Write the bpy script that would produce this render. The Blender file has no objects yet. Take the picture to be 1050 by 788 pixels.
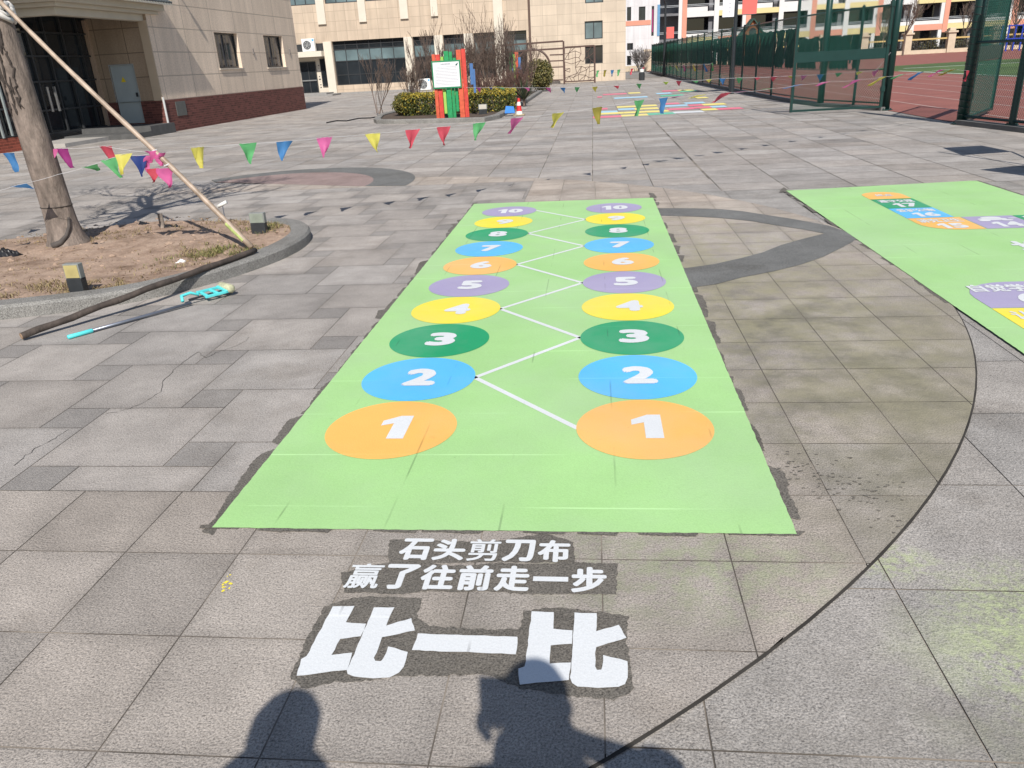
import bpy, bmesh, math, random
from mathutils import Vector, Matrix
random.seed(11)
D=bpy.data; SC=bpy.context.scene; COL=SC.collection
rad=math.radians
# ------------------------------------------------------------------ camera
F=796.0; CX,CY=525.0,394.0; CAMH=1.6          # measured on the 1050 px wide photograph
RX=Vector((0.99417652,0.09554545,-0.04984086)); UX=Vector((0.00915066,0.38598239,0.92246076)); WX=Vector((-0.10737462,0.91754491,-0.38286032))
SUN=Vector((0.1154,-0.7125,0.6921)).normalized()   # towards the sun
def ray(px,py): return RX*((px-CX)/F)-UX*((py-CY)/F)+WX
def G(px,py,z=0.0):
    d=ray(px,py); t=(z-CAMH)/d.z; return Vector((d.x*t,d.y*t,z))
def PY(px,py,y):
    d=ray(px,py); t=y/d.y; return Vector((d.x*t,y,CAMH+d.z*t))
def PX(px,py,x):
    d=ray(px,py); t=x/d.x; return Vector((x,d.y*t,CAMH+d.z*t))
def PP(px,py,A,B):                                   # vertical plane through A,B
    n=Vector((-(B[1]-A[1]),B[0]-A[0])); d=ray(px,py)
    t=(A[0]*n.x+A[1]*n.y)/(d.x*n.x+d.y*n.y); return Vector((d.x*t,d.y*t,CAMH+d.z*t))
cam=D.cameras.new('camera'); co=D.objects.new('camera',cam); COL.objects.link(co)
cam.sensor_fit='HORIZONTAL'; cam.sensor_width=36; cam.lens=36*F/1050; cam.clip_start=0.02; cam.clip_end=1500
M=Matrix.Identity(4)
for i in range(3): M[i][0]=RX[i]; M[i][1]=UX[i]; M[i][2]=-WX[i]
M[2][3]=CAMH; co.matrix_world=M; SC.camera=co

# ------------------------------------------------------------------ light
w=D.worlds.new('World'); SC.world=w; w.use_nodes=True
nt=w.node_tree; nt.nodes.clear()
sk=nt.nodes.new('ShaderNodeTexSky'); sk.sky_type='NISHITA'; sk.sun_disc=False
sk.sun_elevation=math.asin(SUN.z); sk.sun_rotation=math.atan2(SUN.x,SUN.y); sk.air_density=1.0; sk.dust_density=0.6
bg=nt.nodes.new('ShaderNodeBackground'); bg.inputs[1].default_value=0.09
ow=nt.nodes.new('ShaderNodeOutputWorld'); nt.links.new(sk.outputs[0],bg.inputs[0]); nt.links.new(bg.outputs[0],ow.inputs[0])
sl=D.lights.new('sun','SUN'); sl.energy=4.9; sl.angle=rad(0.5); sl.color=(1.0,0.95,0.87)
so=D.objects.new('sun',sl); COL.objects.link(so); so.rotation_euler=SUN.to_track_quat('Z','Y').to_euler(); so.location=(3,-20,20)
vs=SC.view_settings; vs.view_transform='Standard'; vs.look='None'; vs.gamma=1; vs.use_curve_mapping=False; vs.exposure=0.22
SC.render.engine='CYCLES'

# ------------------------------------------------------------------ materials
def srgb(r,g,b): return tuple(((c/255)/12.92 if c/255<=0.04045 else ((c/255+0.055)/1.055)**2.4) for c in (r,g,b))
class NT:
    def __init__(s,name):
        s.m=D.materials.new(name); s.m.use_nodes=True; s.t=s.m.node_tree; s.b=s.t.nodes['Principled BSDF']; s.o=s.t.nodes['Material Output']
    def n(s,ty,**k):
        n=s.t.nodes.new(ty)
        for a,v in k.items(): setattr(n,a,v)
        return n
    def l(s,a,b): s.t.links.new(a,b)
    def obj(s): return s.n('ShaderNodeTexCoord').outputs['Object']
    def noise(s,scale,detail=3,rough=0.55,vec=None):
        n=s.n('ShaderNodeTexNoise'); n.inputs['Scale'].default_value=scale; n.inputs['Detail'].default_value=detail; n.inputs['Roughness'].default_value=rough
        s.l(vec if vec is not None else s.obj(),n.inputs['Vector']); return n.outputs['Fac']
    def ramp(s,fac,stops):
        r=s.n('ShaderNodeValToRGB'); e=r.color_ramp.elements
        while len(e)<len(stops): e.new(0.5)
        for x,(p,c) in zip(e,stops): x.position=p; x.color=(c[0],c[1],c[2],1) if isinstance(c,tuple) else (c,c,c,1)
        s.l(fac,r.inputs[0]); return r.outputs[0]
    def mix(s,kind,fac,a,b):
        m=s.n('ShaderNodeMix',data_type='RGBA',blend_type=kind)
        for i,v in ((0,fac),(6,a),(7,b)):
            if isinstance(v,(int,float)): m.inputs[i].default_value=v
            elif isinstance(v,tuple): m.inputs[i].default_value=(*v[:3],1)
            else: s.l(v,m.inputs[i])
        return m.outputs[2]
    def math(s,op,a,b=None,clamp=False):
        m=s.n('ShaderNodeMath',operation=op,use_clamp=clamp)
        for i,v in ((0,a),(1,b)):
            if v is None: continue
            if isinstance(v,(int,float)): m.inputs[i].default_value=v
            else: s.l(v,m.inputs[i])
        return m.outputs[0]
    def xyz(s):
        n=s.n('ShaderNodeSeparateXYZ'); s.l(s.obj(),n.inputs[0]); return n.outputs
    def bump(s,h,strength=0.3,dist=0.01):
        b=s.n('ShaderNodeBump'); b.inputs['Strength'].default_value=strength; b.inputs['Distance'].default_value=dist
        s.l(h,b.inputs['Height']); s.l(b.outputs[0],s.b.inputs['Normal'])
    def attr(s,name='tone'): 
        a=s.n('ShaderNodeAttribute',attribute_name=name); return a.outputs['Color']
    def base(s,c):
        if isinstance(c,tuple): s.b.inputs['Base Color'].default_value=(*c,1)
        else: s.l(c,s.b.inputs['Base Color'])
    def rough(s,r): s.b.inputs['Roughness'].default_value=r
MATS={}
def mat(name,c,rough=0.6,var=0.12,scale=6,bump=0.0,metal=0.0,bscale=80,spec=0.4):
    if name in MATS: return MATS[name]
    t=NT(name)
    n=t.noise(scale,4)
    k=t.ramp(n,[(0.25,1-var),(0.75,1+var)])
    t.base(t.mix('MULTIPLY',1.0,c,k)); t.rough(rough); t.b.inputs['Metallic'].default_value=metal; t.b.inputs['Specular IOR Level'].default_value=spec
    if bump: t.bump(t.noise(bscale,3),bump,0.004)
    MATS[name]=t.m; return t.m
def paint_mat(name,c,lines=False,var=0.08):
    t=NT(name)
    n=t.noise(1.3,4); k=t.ramp(n,[(0.3,1-var),(0.7,1+var)])
    col=t.mix('MULTIPLY',1.0,c,k)
    f=t.noise(170,2); col=t.mix('MULTIPLY',1.0,col,t.ramp(f,[(0.3,0.93),(0.62,1.04)]))
    x=t.xyz()
    # slab joints telling through the paint
    def jl(axis,off,pitch,wd):
        a=t.math('FRACT',t.math('DIVIDE',t.math('SUBTRACT',axis,off),pitch)); 
        return t.math('LESS_THAN',a,wd/pitch)
    h=jl(x[1],0.07,0.437,0.010)
    gate=t.ramp(t.noise(1.1,2),[(0.46,0.0),(0.62,1.0)])
    gate2=t.ramp(t.noise(1.9,2),[(0.52,0.0),(0.60,1.0)])
    v=jl(x[0],0.015,0.437,0.008)
    light=tuple(min(1,q*1.22+0.06) for q in c); dark=tuple(q*0.45 for q in c)
    col=t.mix('MIX',t.math('MULTIPLY',t.math('MULTIPLY',h,gate),0.8),col,light)
    col=t.mix('MIX',t.math('MULTIPLY',t.math('MULTIPLY',v,gate2),0.6),col,dark)
    # scuffs
    dust=t.ramp(t.noise(0.8,5,0.65),[(0.40,0.0),(0.66,0.42)]); col=t.mix('MIX',dust,col,tuple(0.55*q+0.20 for q in c))
    chip=t.ramp(t.noise(48,4,0.75),[(0.665,0.0),(0.70,0.75)]); cg=t.ramp(t.noise(2.7,3),[(0.5,0.0),(0.62,1.0)]); col=t.mix('MIX',t.math('MULTIPLY',chip,cg),col,tuple(q*0.45+0.05 for q in c))
    sc=t.ramp(t.noise(9,5,0.7),[(0.66,0.0),(0.76,0.35)])
    col=t.mix('MIX',sc,col,tuple(q*0.55+0.03 for q in c))
    t.base(col); t.rough(0.62); t.b.inputs['Specular IOR Level'].default_value=0.3
    hh=t.math('ADD',t.math('MULTIPLY',t.noise(120,3),1.0),t.math('MULTIPLY',t.math('ADD',h,v),-0.6))
    t.bump(hh,0.25,0.004)
    MATS[name]=t.m; return t.m
def granite(name,c,speck=0.35,stain=None,warm=None):
    t=NT(name)
    col=t.mix('MULTIPLY',1.0,c,t.attr())
    big=t.noise(1.7,5,0.6); col=t.mix('MULTIPLY',1.0,col,t.ramp(big,[(0.28,0.80),(0.70,1.13)]))
    dk=t.ramp(t.noise(0.9,6,0.7),[(0.52,0.0),(0.66,0.42)]); col=t.mix('MULTIPLY',dk,col,(0.62,0.58,0.53)); med=t.noise(7.0,5,0.65); col=t.mix('MULTIPLY',1.0,col,t.ramp(med,[(0.3,0.90),(0.7,1.08)]))
    f=t.noise(150,3,0.8); col=t.mix('MULTIPLY',1.0,col,t.ramp(f,[(0.34,1-speck*1.5),(0.50,1.0),(0.68,1+speck*1.3)]))
    pit=t.ramp(t.noise(95,2,0.5),[(0.63,0.0),(0.70,0.5)]); col=t.mix('MIX',pit,col,(0.055,0.05,0.048))
    if stain:
        for (sx,sy,r,cc,amt,sc_) in stain:
            x=t.xyz()
            dx=t.math('DIVIDE',t.math('SUBTRACT',x[0],sx),r[0]); dy=t.math('DIVIDE',t.math('SUBTRACT',x[1],sy),r[1])
            dd=t.math('ADD',t.math('MULTIPLY',dx,dx),t.math('MULTIPLY',dy,dy))
            m=t.math('SUBTRACT',1.0,dd,True)
            nn=t.ramp(t.noise(sc_,4,0.7),[(0.42,0.0),(0.62,1.0)])
            m=t.math('MULTIPLY',t.math('MULTIPLY',m,nn),amt,True)
            col=t.mix('MIX',m,col,cc)
    t.base(col); t.rough(0.82); t.b.inputs['Specular IOR Level'].default_value=0.25
    t.bump(t.math('ADD',t.noise(150,3,0.7),t.math('MULTIPLY',t.noise(55,3),0.7)),0.8,0.006)
    MATS[name]=t.m; return t.m
def tile_mat(name,c,ax,pu,pz,ou=0.0,oz=0.0,wj=0.02,jc=0.45,var=0.10,rough=0.55,stag=False,vfine=0):
    t=NT(name); x=t.xyz(); u=x[ax]
    uu=t.math('DIVIDE',t.math('SUBTRACT',u,ou),pu); zz=t.math('DIVIDE',t.math('SUBTRACT',x[2],oz),pz)
    if stag:
        uu=t.math('ADD',uu,t.math('MULTIPLY',t.math('MODULO',t.math('FLOOR',t.math('ADD',zz,1000.0)),2.0),0.5))
    j=t.math('MAXIMUM',t.math('LESS_THAN',t.math('FRACT',t.math('ADD',uu,1000.0)),wj/pu),t.math('LESS_THAN',t.math('FRACT',t.math('ADD',zz,1000.0)),wj/pz))
    cb=t.n('ShaderNodeCombineXYZ'); t.l(t.math('FLOOR',uu),cb.inputs[0]); t.l(t.math('FLOOR',zz),cb.inputs[1])
    wn=t.n('ShaderNodeTexWhiteNoise'); t.l(cb.outputs[0],wn.inputs['Vector'])
    col=t.mix('MULTIPLY',1.0,c,t.ramp(wn.outputs['Value'],[(0,1-var),(1,1+var)]))
    col=t.mix('MULTIPLY',1.0,col,t.ramp(t.noise(0.8,4),[(0.3,0.93),(0.7,1.06)]))
    mp=t.n('ShaderNodeMapping'); t.l(t.obj(),mp.inputs[0]); mp.inputs['Scale'].default_value=(3.0,3.0,0.25)
    col=t.mix('MULTIPLY',1.0,col,t.ramp(t.noise(1.0,4,0.6,mp.outputs[0]),[(0.35,0.87),(0.7,1.05)]))
    if vfine: col=t.mix('MULTIPLY',1.0,col,t.ramp(t.noise(vfine,3),[(0.35,0.9),(0.65,1.1)]))
    col=t.mix('MIX',j,col,tuple(q*jc for q in c))
    t.base(col); t.rough(rough); t.bump(t.math('SUBTRACT',1.0,j),0.35,0.01)
    MATS[name]=t.m; return t.m
def glass_mat(name,c,rough=0.04):
    t=NT(name); n=t.noise(0.5,3); t.base(t.mix('MULTIPLY',1.0,c,t.ramp(n,[(0.3,0.6),(0.7,1.5)]))); t.rough(rough); t.b.inputs['Specular IOR Level'].default_value=0.6
    t.bump(t.noise(0.6,2),0.06,0.05); MATS[name]=t.m; return t.m
def leaf_mat(name):
    t=NT(name); t.base(t.attr()); t.rough(0.55); t.b.inputs['Specular IOR Level'].default_value=0.3
    MATS[name]=t.m; return t.m
def bark_mat(name,c,var=0.35,zs=6):
    t=NT(name); mp=t.n('ShaderNodeMapping'); t.l(t.obj(),mp.inputs[0]); mp.inputs['Scale'].default_value=(14,14,zs)
    a=t.noise(1.0,6,0.65,mp.outputs[0]); b=t.noise(5,3)
    col=t.mix('MULTIPLY',1.0,c,t.ramp(a,[(0.3,1-var),(0.55,1.0),(0.75,1+var)]))
    col=t.mix('MULTIPLY',1.0,col,t.ramp(b,[(0.35,0.8),(0.7,1.12)]))
    t.base(col); t.rough(0.85); t.bump(a,0.8,0.03); MATS[name]=t.m; return t.m

# ------------------------------------------------------------------ mesh helpers
def rootloc(o):
    v=Vector((0,0,0))
    while o is not None: v=v+o.location; o=o.parent
    return v
class MB:
    def __init__(s): s.v=[]; s.f=[]; s.c=[]
    def add(s,vs,fs,tone=None):
        n=len(s.v); s.v+=[Vector(q) for q in vs]; s.f+=[tuple(i+n for i in f) for f in fs]
        s.c+=[tone or (1,1,1)]*len(vs)
    def quad(s,*p,tone=None): s.add(p,[tuple(range(len(p)))],tone)
    def box(s,x0,x1,y0,y1,z0,z1,tone=None):
        s.add([(x0,y0,z0),(x1,y0,z0),(x1,y1,z0),(x0,y1,z0),(x0,y0,z1),(x1,y0,z1),(x1,y1,z1),(x0,y1,z1)],
              [(0,3,2,1),(4,5,6,7),(0,1,5,4),(1,2,6,5),(2,3,7,6),(3,0,4,7)],tone)
    def obox(s,A,B,w,h,up=Vector((0,0,1)),tone=None):
        A=Vector(A);B=Vector(B); d=(B-A).normalized()
        sd=d.cross(up); 
        if sd.length<1e-4: sd=d.cross(Vector((0,1,0)))
        sd.normalize(); u=sd.cross(d).normalized(); sd=sd*w/2; u=u*h/2
        v=[A-sd-u,A+sd-u,A+sd+u,A-sd+u,B-sd-u,B+sd-u,B+sd+u,B-sd+u]
        s.add(v,[(0,1,2,3),(7,6,5,4),(1,0,4,5),(2,1,5,6),(3,2,6,7),(0,3,7,4)],tone)
    def tube(s,pts,r,n=8,caps=True,tone=None):
        pts=[Vector(p) for p in pts]; R=r if isinstance(r,(list,tuple)) else [r]*len(pts)
        vs=[];fs=[]; ref=None
        for i,p in enumerate(pts):
            d=(pts[min(i+1,len(pts)-1)]-pts[max(i-1,0)])
            if d.length<1e-9: d=Vector((0,0,1))
            d.normalize()
            if ref is None: ref=d.orthogonal().normalized()
            a=(ref-d*ref.dot(d)); a=a.normalized() if a.length>1e-6 else d.orthogonal().normalized(); ref=a; b=d.cross(a)
            for k in range(n):
                t=2*math.pi*k/n; vs.append(p+(a*math.cos(t)+b*math.sin(t))*R[i])
        for i in range(len(pts)-1):
            for k in range(n):
                k2=(k+1)%n; fs.append((i*n+k,i*n+k2,(i+1)*n+k2,(i+1)*n+k))
        if caps: fs.append(tuple(range(n-1,-1,-1))); fs.append(tuple((len(pts)-1)*n+k for k in range(n)))
        s.add(vs,fs,tone)
    def prism(s,poly,z0,z1,tone=None):
        n=len(poly); vs=[(p[0],p[1],z0) for p in poly]+[(p[0],p[1],z1) for p in poly]
        s.add(vs,[tuple(range(n-1,-1,-1)),tuple(range(n,2*n))]+[(i,(i+1)%n,n+(i+1)%n,n+i) for i in range(n)],tone)
    def lathe(s,c,prof,n=20,tone=None):
        c=Vector(c); vs=[];fs=[]
        for (r,z) in prof:
            for k in range(n): t=2*math.pi*k/n; vs.append(c+Vector((r*math.cos(t),r*math.sin(t),z)))
        for i in range(len(prof)-1):
            for k in range(n): fs.append((i*n+k,i*n+(k+1)%n,(i+1)*n+(k+1)%n,(i+1)*n+k))
        fs.append(tuple(range(n-1,-1,-1))); fs.append(tuple((len(prof)-1)*n+k for k in range(n)))
        s.add(vs,fs,tone)
    def build(s,name,m,parent=None,smooth=False,bevel=0.0,loc=None,label=None):
        o=rootloc(parent) if parent else Vector(loc or (0,0,0))
        me=D.meshes.new(name); me.from_pydata([tuple(v-o) for v in s.v],[],s.f)
        a=me.color_attributes.new('tone','FLOAT_COLOR','POINT')
        a.data.foreach_set('color',[q for c in s.c for q in (c[0],c[1],c[2],1.0)])
        me.materials.append(m)
        if smooth:
            me.polygons.foreach_set('use_smooth',[True]*len(me.polygons))
        me.update(); ob=D.objects.new(name,me); COL.objects.link(ob)
        if parent: ob.parent=parent
        else: ob.location=o
        if bevel:
            b=ob.modifiers.new('bevel','BEVEL'); b.width=bevel; b.segments=2; b.limit_method='ANGLE'
        if label: ob['label']=label
        return ob
def tag(o,label,cat,group=None,kind=None):
    o['label']=label; o['category']=cat
    if group: o['group']=group
    if kind: o['kind']=kind
    return o
def thing(name,loc,label,cat,group=None):
    o=D.objects.new(name,None); COL.objects.link(o); o.location=loc; o.empty_display_size=0.2
    return tag(o,label,cat,group)
def struct(o,label=None):
    o['kind']='structure'
    if label: o['label']=label
    return o
def glyphs(body):
    c=D.curves.new('lettering','FONT'); c.body=body; c.size=1; c.resolution_u=4
    o=D.objects.new('lettering',c); COL.objects.link(o)
    me=D.meshes.new_from_object(o.evaluated_get(bpy.context.evaluated_depsgraph_get()))
    D.objects.remove(o); D.curves.remove(c)
    P=[v.co.copy() for v in me.vertices]; Fc=[tuple(p.vertices) for p in me.polygons]; D.meshes.remove(me); return P,Fc
ONE=([Vector(p+(0,)) for p in ((0.30,0),(0.72,0),(0.72,1.0),(0.40,1.0),(0,0.78),(0,0.56),(0.30,0.66))],[(0,1,2,3,4,5,6)])
def put(mb,P,Fc,cen,w,h,offset,rot):
    """stretch a glyph to w x h about cen; strokes are widened by laying shifted copies a fraction of a millimetre above one another"""
    x0,x1,y0,y1=min(p.x for p in P),max(p.x for p in P),min(p.y for p in P),max(p.y for p in P)
    W0=max(x1-x0,1e-3); H0=max(y1-y0,1e-3); r=offset*h/H0; sx_=(w-2*r)/W0; sy_=(h-2*r)/H0
    for i,(dx,dy) in enumerate([(0,0)]+([(math.cos(k*math.pi/4),math.sin(k*math.pi/4)) for k in range(8)] if offset>0 else [])):
        vs=[]
        for p in P:
            q=Vector(((p.x-(x0+x1)/2)*sx_+dx*r,(p.y-(y0+y1)/2)*sy_+dy*r,0.00012*i)); vs.append(cen+(rot@q if rot is not None else q))
        mb.add(vs,Fc)
def text_mesh(name,body,m,parent,center,w,h,offset=0.03,rot=None):
    mb=MB(); cen=Vector(center)
    if body[0].isdigit():
        ws=[0.62 if c=='1' else 1.0 for c in body]; tot=sum(ws)+0.12*(len(body)-1); x=-0.5
        for c,wc in zip(body,ws):
            f=wc/tot; P,Fc=ONE if c=='1' else glyphs(c)
            put(mb,P,Fc,cen+Vector(((x+f/2)*w,0,0)),f*w,h,0.0 if c=='1' else offset,rot); x+=f+0.12/tot
    else:
        P,Fc=glyphs(body); put(mb,P,Fc,cen,w,h,offset,rot)
    return mb.build(name,m,parent)
def jag(poly,amp=0.01,step=0.03,seed=0):
    r=random.Random(seed); out=[]
    for i,p in enumerate(poly):
        a=Vector(p[:2]); b=Vector(poly[(i+1)%len(poly)][:2]); L=(b-a).length; n=max(1,int(L/step)); nrm=Vector((-(b-a).y,(b-a).x)); nrm=nrm/max(1e-6,nrm.length)
        for k in range(n): out.append(a.lerp(b,k/n)+nrm*r.uniform(-amp,amp))
    return out
def flat(mb,poly,z,tone=None): mb.add([(p[0],p[1],z) for p in poly],[tuple(range(len(poly)))],tone)

# ------------------------------------------------------------------ ground and paving
asph=mat('ground_grey',(0.21,0.20,0.19),0.9,0.15,0.4)
mb=MB(); mb.quad((-700,-300,-0.06),(700,-300,-0.06),(700,1200,-0.06),(-700,1200,-0.06)); struct(mb.build('ground',asph))
jt=NT('paving_joint'); jt.base(jt.ramp(jt.noise(1.6,5,0.65),[(0.33,(0.05,0.045,0.038)),(0.47,(0.12,0.104,0.09)),(0.57,(0.27,0.235,0.20))])); jt.rough(0.95); joint=jt.m
mb=MB(); mb.quad((-26,-8,-0.012),(8.3,-8,-0.012),(8.3,64,-0.012),(-26,64,-0.012)); struct(mb.build('pavement_bed',joint))
CC=(-3.7,6.3); CR=6.13
GREEN_SPRAY=(0.44,0.50,0.27)
gr_out=granite('outer_granite',(0.345,0.322,0.300),0.34,stain=[(1.35,1.85,(0.42,0.50),GREEN_SPRAY,0.9,42),(1.25,1.75,(0.5,0.5),GREEN_SPRAY,0.5,4),(0.98,2.28,(0.18,0.12),GREEN_SPRAY,0.8,30),(1.0,1.6,(0.8,0.5),(0.20,0.185,0.165),0.5,3)])
gr_in=granite('circle_granite',(0.355,0.322,0.293),0.36,stain=[(1.3,4.6,(1.5,3.0),(0.255,0.235,0.165),0.95,0.9),(1.2,4.2,(1.2,2.4),(0.165,0.155,0.115),0.8,2.6),(1.0,6.0,(1.6,3.4),(0.34,0.315,0.20),0.5,5.0),(0.30,2.22,(0.62,0.36),(0.34,0.40,0.22),0.5,12),(-0.3,2.1,(1.0,0.5),(0.20,0.18,0.15),0.5,3)])
gr_pin=granite('pinwheel_granite',(0.345,0.319,0.298),0.32)
gr_far=granite('far_granite',(0.355,0.330,0.310),0.27)
R=random.Random(3)
def slab(mb,poly,z,v,w_,rim=0.10):
    n=len(poly); cx=sum(p[0] for p in poly)/n; cy=sum(p[1] for p in poly)/n
    ar=abs(sum(poly[i][0]*poly[(i+1)%n][1]-poly[(i+1)%n][0]*poly[i][1] for i in range(n)))/2; per=sum(math.dist(poly[i],poly[(i+1)%n]) for i in range(n))
    if ar/per<0.06: mb.quad(*[(p[0],p[1],z) for p in poly],tone=tone(v*0.97,w_)); return
    k=R.uniform(0.55,0.8); ox=R.uniform(-.04,.04); oy=R.uniform(-.04,.04)
    inn=[(cx+(p[0]-cx)*k*R.uniform(.9,1.1)+ox*(1-k),cy+(p[1]-cy)*k*R.uniform(.9,1.1)+oy*(1-k)) for p in poly]
    b=len(mb.v); mb.v+=[Vector((p[0],p[1],z)) for p in poly+inn]
    mb.c+=[tone(v*(1-rim*R.uniform(.2,1.5)),w_) for _ in poly]+[tone(v*(1+rim*R.uniform(.1,.7)),w_) for _ in inn]
    mb.f+=[(b+i,b+(i+1)%n,b+n+(i+1)%n,b+n+i) for i in range(n)]+[tuple(b+n+i for i in range(n))]
def tone(v,warm=0.0):
    return (v*(1+warm),v,v*(1-warm))
def clip(poly,a,b,c):                     # keep a*x+b*y<=c
    out=[]
    for i in range(len(poly)):
        p,q=poly[i],poly[(i+1)%len(poly)]; dp=a*p[0]+b*p[1]-c; dq=a*q[0]+b*q[1]-c
        if dp<=0: out.append(p)
        if (dp<0)!=(dq<0) and dp!=dq:
            t=dp/(dp-dq); out.append((p[0]+(q[0]-p[0])*t,p[1]+(q[1]-p[1])*t))
    return out
def clip_circle(poly,r):
    if all(math.hypot(p[0]-CC[0],p[1]-CC[1])<r*0.995 for p in poly): return poly
    if min(math.hypot(p[0]-CC[0],p[1]-CC[1]) for p in poly)>r+0.5: return []
    ang=math.atan2(sum(p[1] for p in poly)/len(poly)-CC[1],sum(p[0] for p in poly)/len(poly)-CC[0])
    for k in range(-6,7):
        t=ang+k*0.03; a,b=math.cos(t),math.sin(t)
        poly=clip(poly,a,b,r+a*CC[0]+b*CC[1])
        if len(poly)<3: return []
    return poly
def rect(x0,y0,x1,y1,g=0.0025): return [(x0+g,y0+g),(x1-g,y0+g),(x1-g,y1-g),(x0+g,y1-g)]
# far and outer slabs
mb=MB()
px,py=0.80,0.60
for i in range(-33,10):
    for j in range(17,104):
        x0=1.58+px*i-0.0; y0=py*j-0.2
        if y0<9.9 or x0>8: continue
        v=R.uniform(0.86,1.12)
        if R.random()<0.12: v*=0.86
        p=rect(x0,y0,x0+px,y0+py,0.006)
        mb.quad(*[(a,b,-0.008) for a,b in p],tone=tone(v,R.uniform(-0.01,0.03)))
struct(mb.build('plaza_paving',gr_far))
mb=MB()
P=0.66
for i in range(-40,13):
    for j in range(-12,16):
        x0=0.28+P*i; y0=0.81+P*j
        if y0>=10.05: continue
        y1=min(y0+P,9.995)
        if x0>7.6: continue
        v=R.uniform(0.93,1.06); slab(mb,rect(x0,y0,x0+P,y1),-0.008,v,R.uniform(-0.015,0.01),0.07)
struct(mb.build('outer_paving',gr_out))
mb=MB(); flat(mb,[(CC[0]+(CR+0.006)*math.cos(2*math.pi*k/160),CC[1]+(CR+0.006)*math.sin(2*math.pi*k/160)) for k in range(160)],-0.004); struct(mb.build('circle_joint_rim',mat('dark_circle_joint',(0.040,0.036,0.032),0.95,0.4,5)))
mb=MB(); flat(mb,[(CC[0]+(CR-0.012)*math.cos(2*math.pi*k/160),CC[1]+(CR-0.012)*math.sin(2*math.pi*k/160)) for k in range(160)],-0.0025); struct(mb.build('circle_joint',joint))
# inside of the circle: square slabs
mb=MB(); P=0.437
for i in range(-23,6):
    for j in range(-1,30):
        x0=0.015+P*i; y0=0.07+P*j
        if y0>2.6 and y0+P<11.5 and x0<-0.9: continue
        p=clip_circle(rect(x0,y0,x0+P,y0+P,0.0022),CR-0.004)
        if len(p)<3: continue
        v=R.uniform(0.9,1.08)*(1.0 if y0<2.6 and x0<0.4 else 1.0)
        wm=R.uniform(0.0,0.03)+(0.03 if y0>7.5 else 0.0)
        if y0>7.5: v*=1.1
        slab(mb,p,0.0,v,wm,0.09)
struct(mb.build('circle_paving',gr_in))
# inside of the circle, left: large and small squares in a pinwheel
mb=MB(); a,b=0.64,0.24
def pin(poly,v,w_):
    poly=clip(clip(clip(poly,0,-1,-2.6945),0,1,11.43),1,0,-0.8615)
    if len(poly)<3: return
    poly=clip_circle(poly,CR-0.004)
    if len(poly)>=3: slab(mb,poly,0.0,v,w_,0.10)
for i in range(-16,16):
    for j in range(-16,16):
        ox=-2.58+a*i-b*j; oy=2.91+b*i+a*j
        if not(-11<ox<1 and 1.5<oy<12.5): continue
        pin(rect(ox,oy,ox+a,oy+a),R.uniform(0.92,1.10),R.uniform(-0.005,0.02)); pin(rect(ox-b,oy+a-b,ox,oy+a),R.uniform(0.76,0.90),-0.005)
struct(mb.build('pinwheel_paving',gr_pin))
# dark granite bands
band=granite('dark_granite_band',(0.165,0.165,0.160),0.3); redg=granite('red_granite',(0.30,0.225,0.21),0.25)
mb=MB()
lo=[(0.55,5.60),(0.68,5.63),(0.9,5.72),(1.11,5.89),(1.38,6.05),(1.62,6.23),(1.86,6.47),(2.08,6.76),(2.24,6.98),(2.36,7.2)]
hi=[(2.1,7.35),(1.87,7.16),(1.62,6.93),(1.42,6.68),(1.21,6.5),(0.97,6.32),(0.74,6.22),(0.55,6.2)]
flat(mb,lo+hi,0.003)
t2=[(0.55,8.93),(0.77,8.9),(1.08,8.84),(1.38,8.73),(1.58,8.57),(1.73,8.38),(2.0,8.05),(2.23,7.69),(2.36,7.2)]; b2=[(2.1,7.35),(1.97,7.55),(1.79,7.75),(1.56,8.04),(1.31,8.23),(1.02,8.38),(0.73,8.46),(0.55,8.48)]
flat(mb,t2+b2,0.003)
# crescent band of the small circle on the left
ca=(-4.75,11.75); 
out=[(ca[0]+2.02*math.cos(t),ca[1]+2.25*math.sin(t)) for t in [rad(-8+k*6) for k in range(0,27)]]
inn=[(ca[0]-0.18+1.55*math.cos(t),ca[1]+1.68*math.sin(t)) for t in [rad(-8+k*6) for k in range(0,27)]]
flat(mb,out+inn[::-1],0.003)
struct(mb.build('paving_band',band))
mb=MB(); flat(mb,[(p[0]-0.0,p[1]) for p in inn],0.002); struct(mb.build('paving_inlay',redg))
# drain slot across the plaza
mb=MB(); mb.quad((1.555,11.05,-0.004),(1.585,11.05,-0.004),(1.60,21.2,-0.004),(1.57,21.2,-0.004)); struct(mb.build('drain_slot',joint))

mb=MB()
for pl_ in (((60,700),(130,640),(220,590),(290,545)),((430,490),(520,470),(600,435),(655,395),(655,360),(730,290),(800,240),(830,265),(880,240),(960,215),(1020,175))):
    P_=[G(x/3.94,300+y/3.94,0.002) for x,y in pl_]; Q_=[]
    for i in range(len(P_)-1):
        for k in range(6): Q_.append(P_[i].lerp(P_[i+1],k/6)+Vector((R.gauss(0,.004),R.gauss(0,.004),0)))
    for i in range(len(Q_)-1):
        d=(Q_[i+1]-Q_[i]).normalized(); n=Vector((-d.y,d.x,0))*R.uniform(.0008,.002); mb.quad(Q_[i]-n,Q_[i+1]-n,Q_[i+1]+n,Q_[i]+n)
struct(mb.build('paving_crack',mat('crack_dark',(0.06,0.055,0.05),0.9)))
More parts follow.
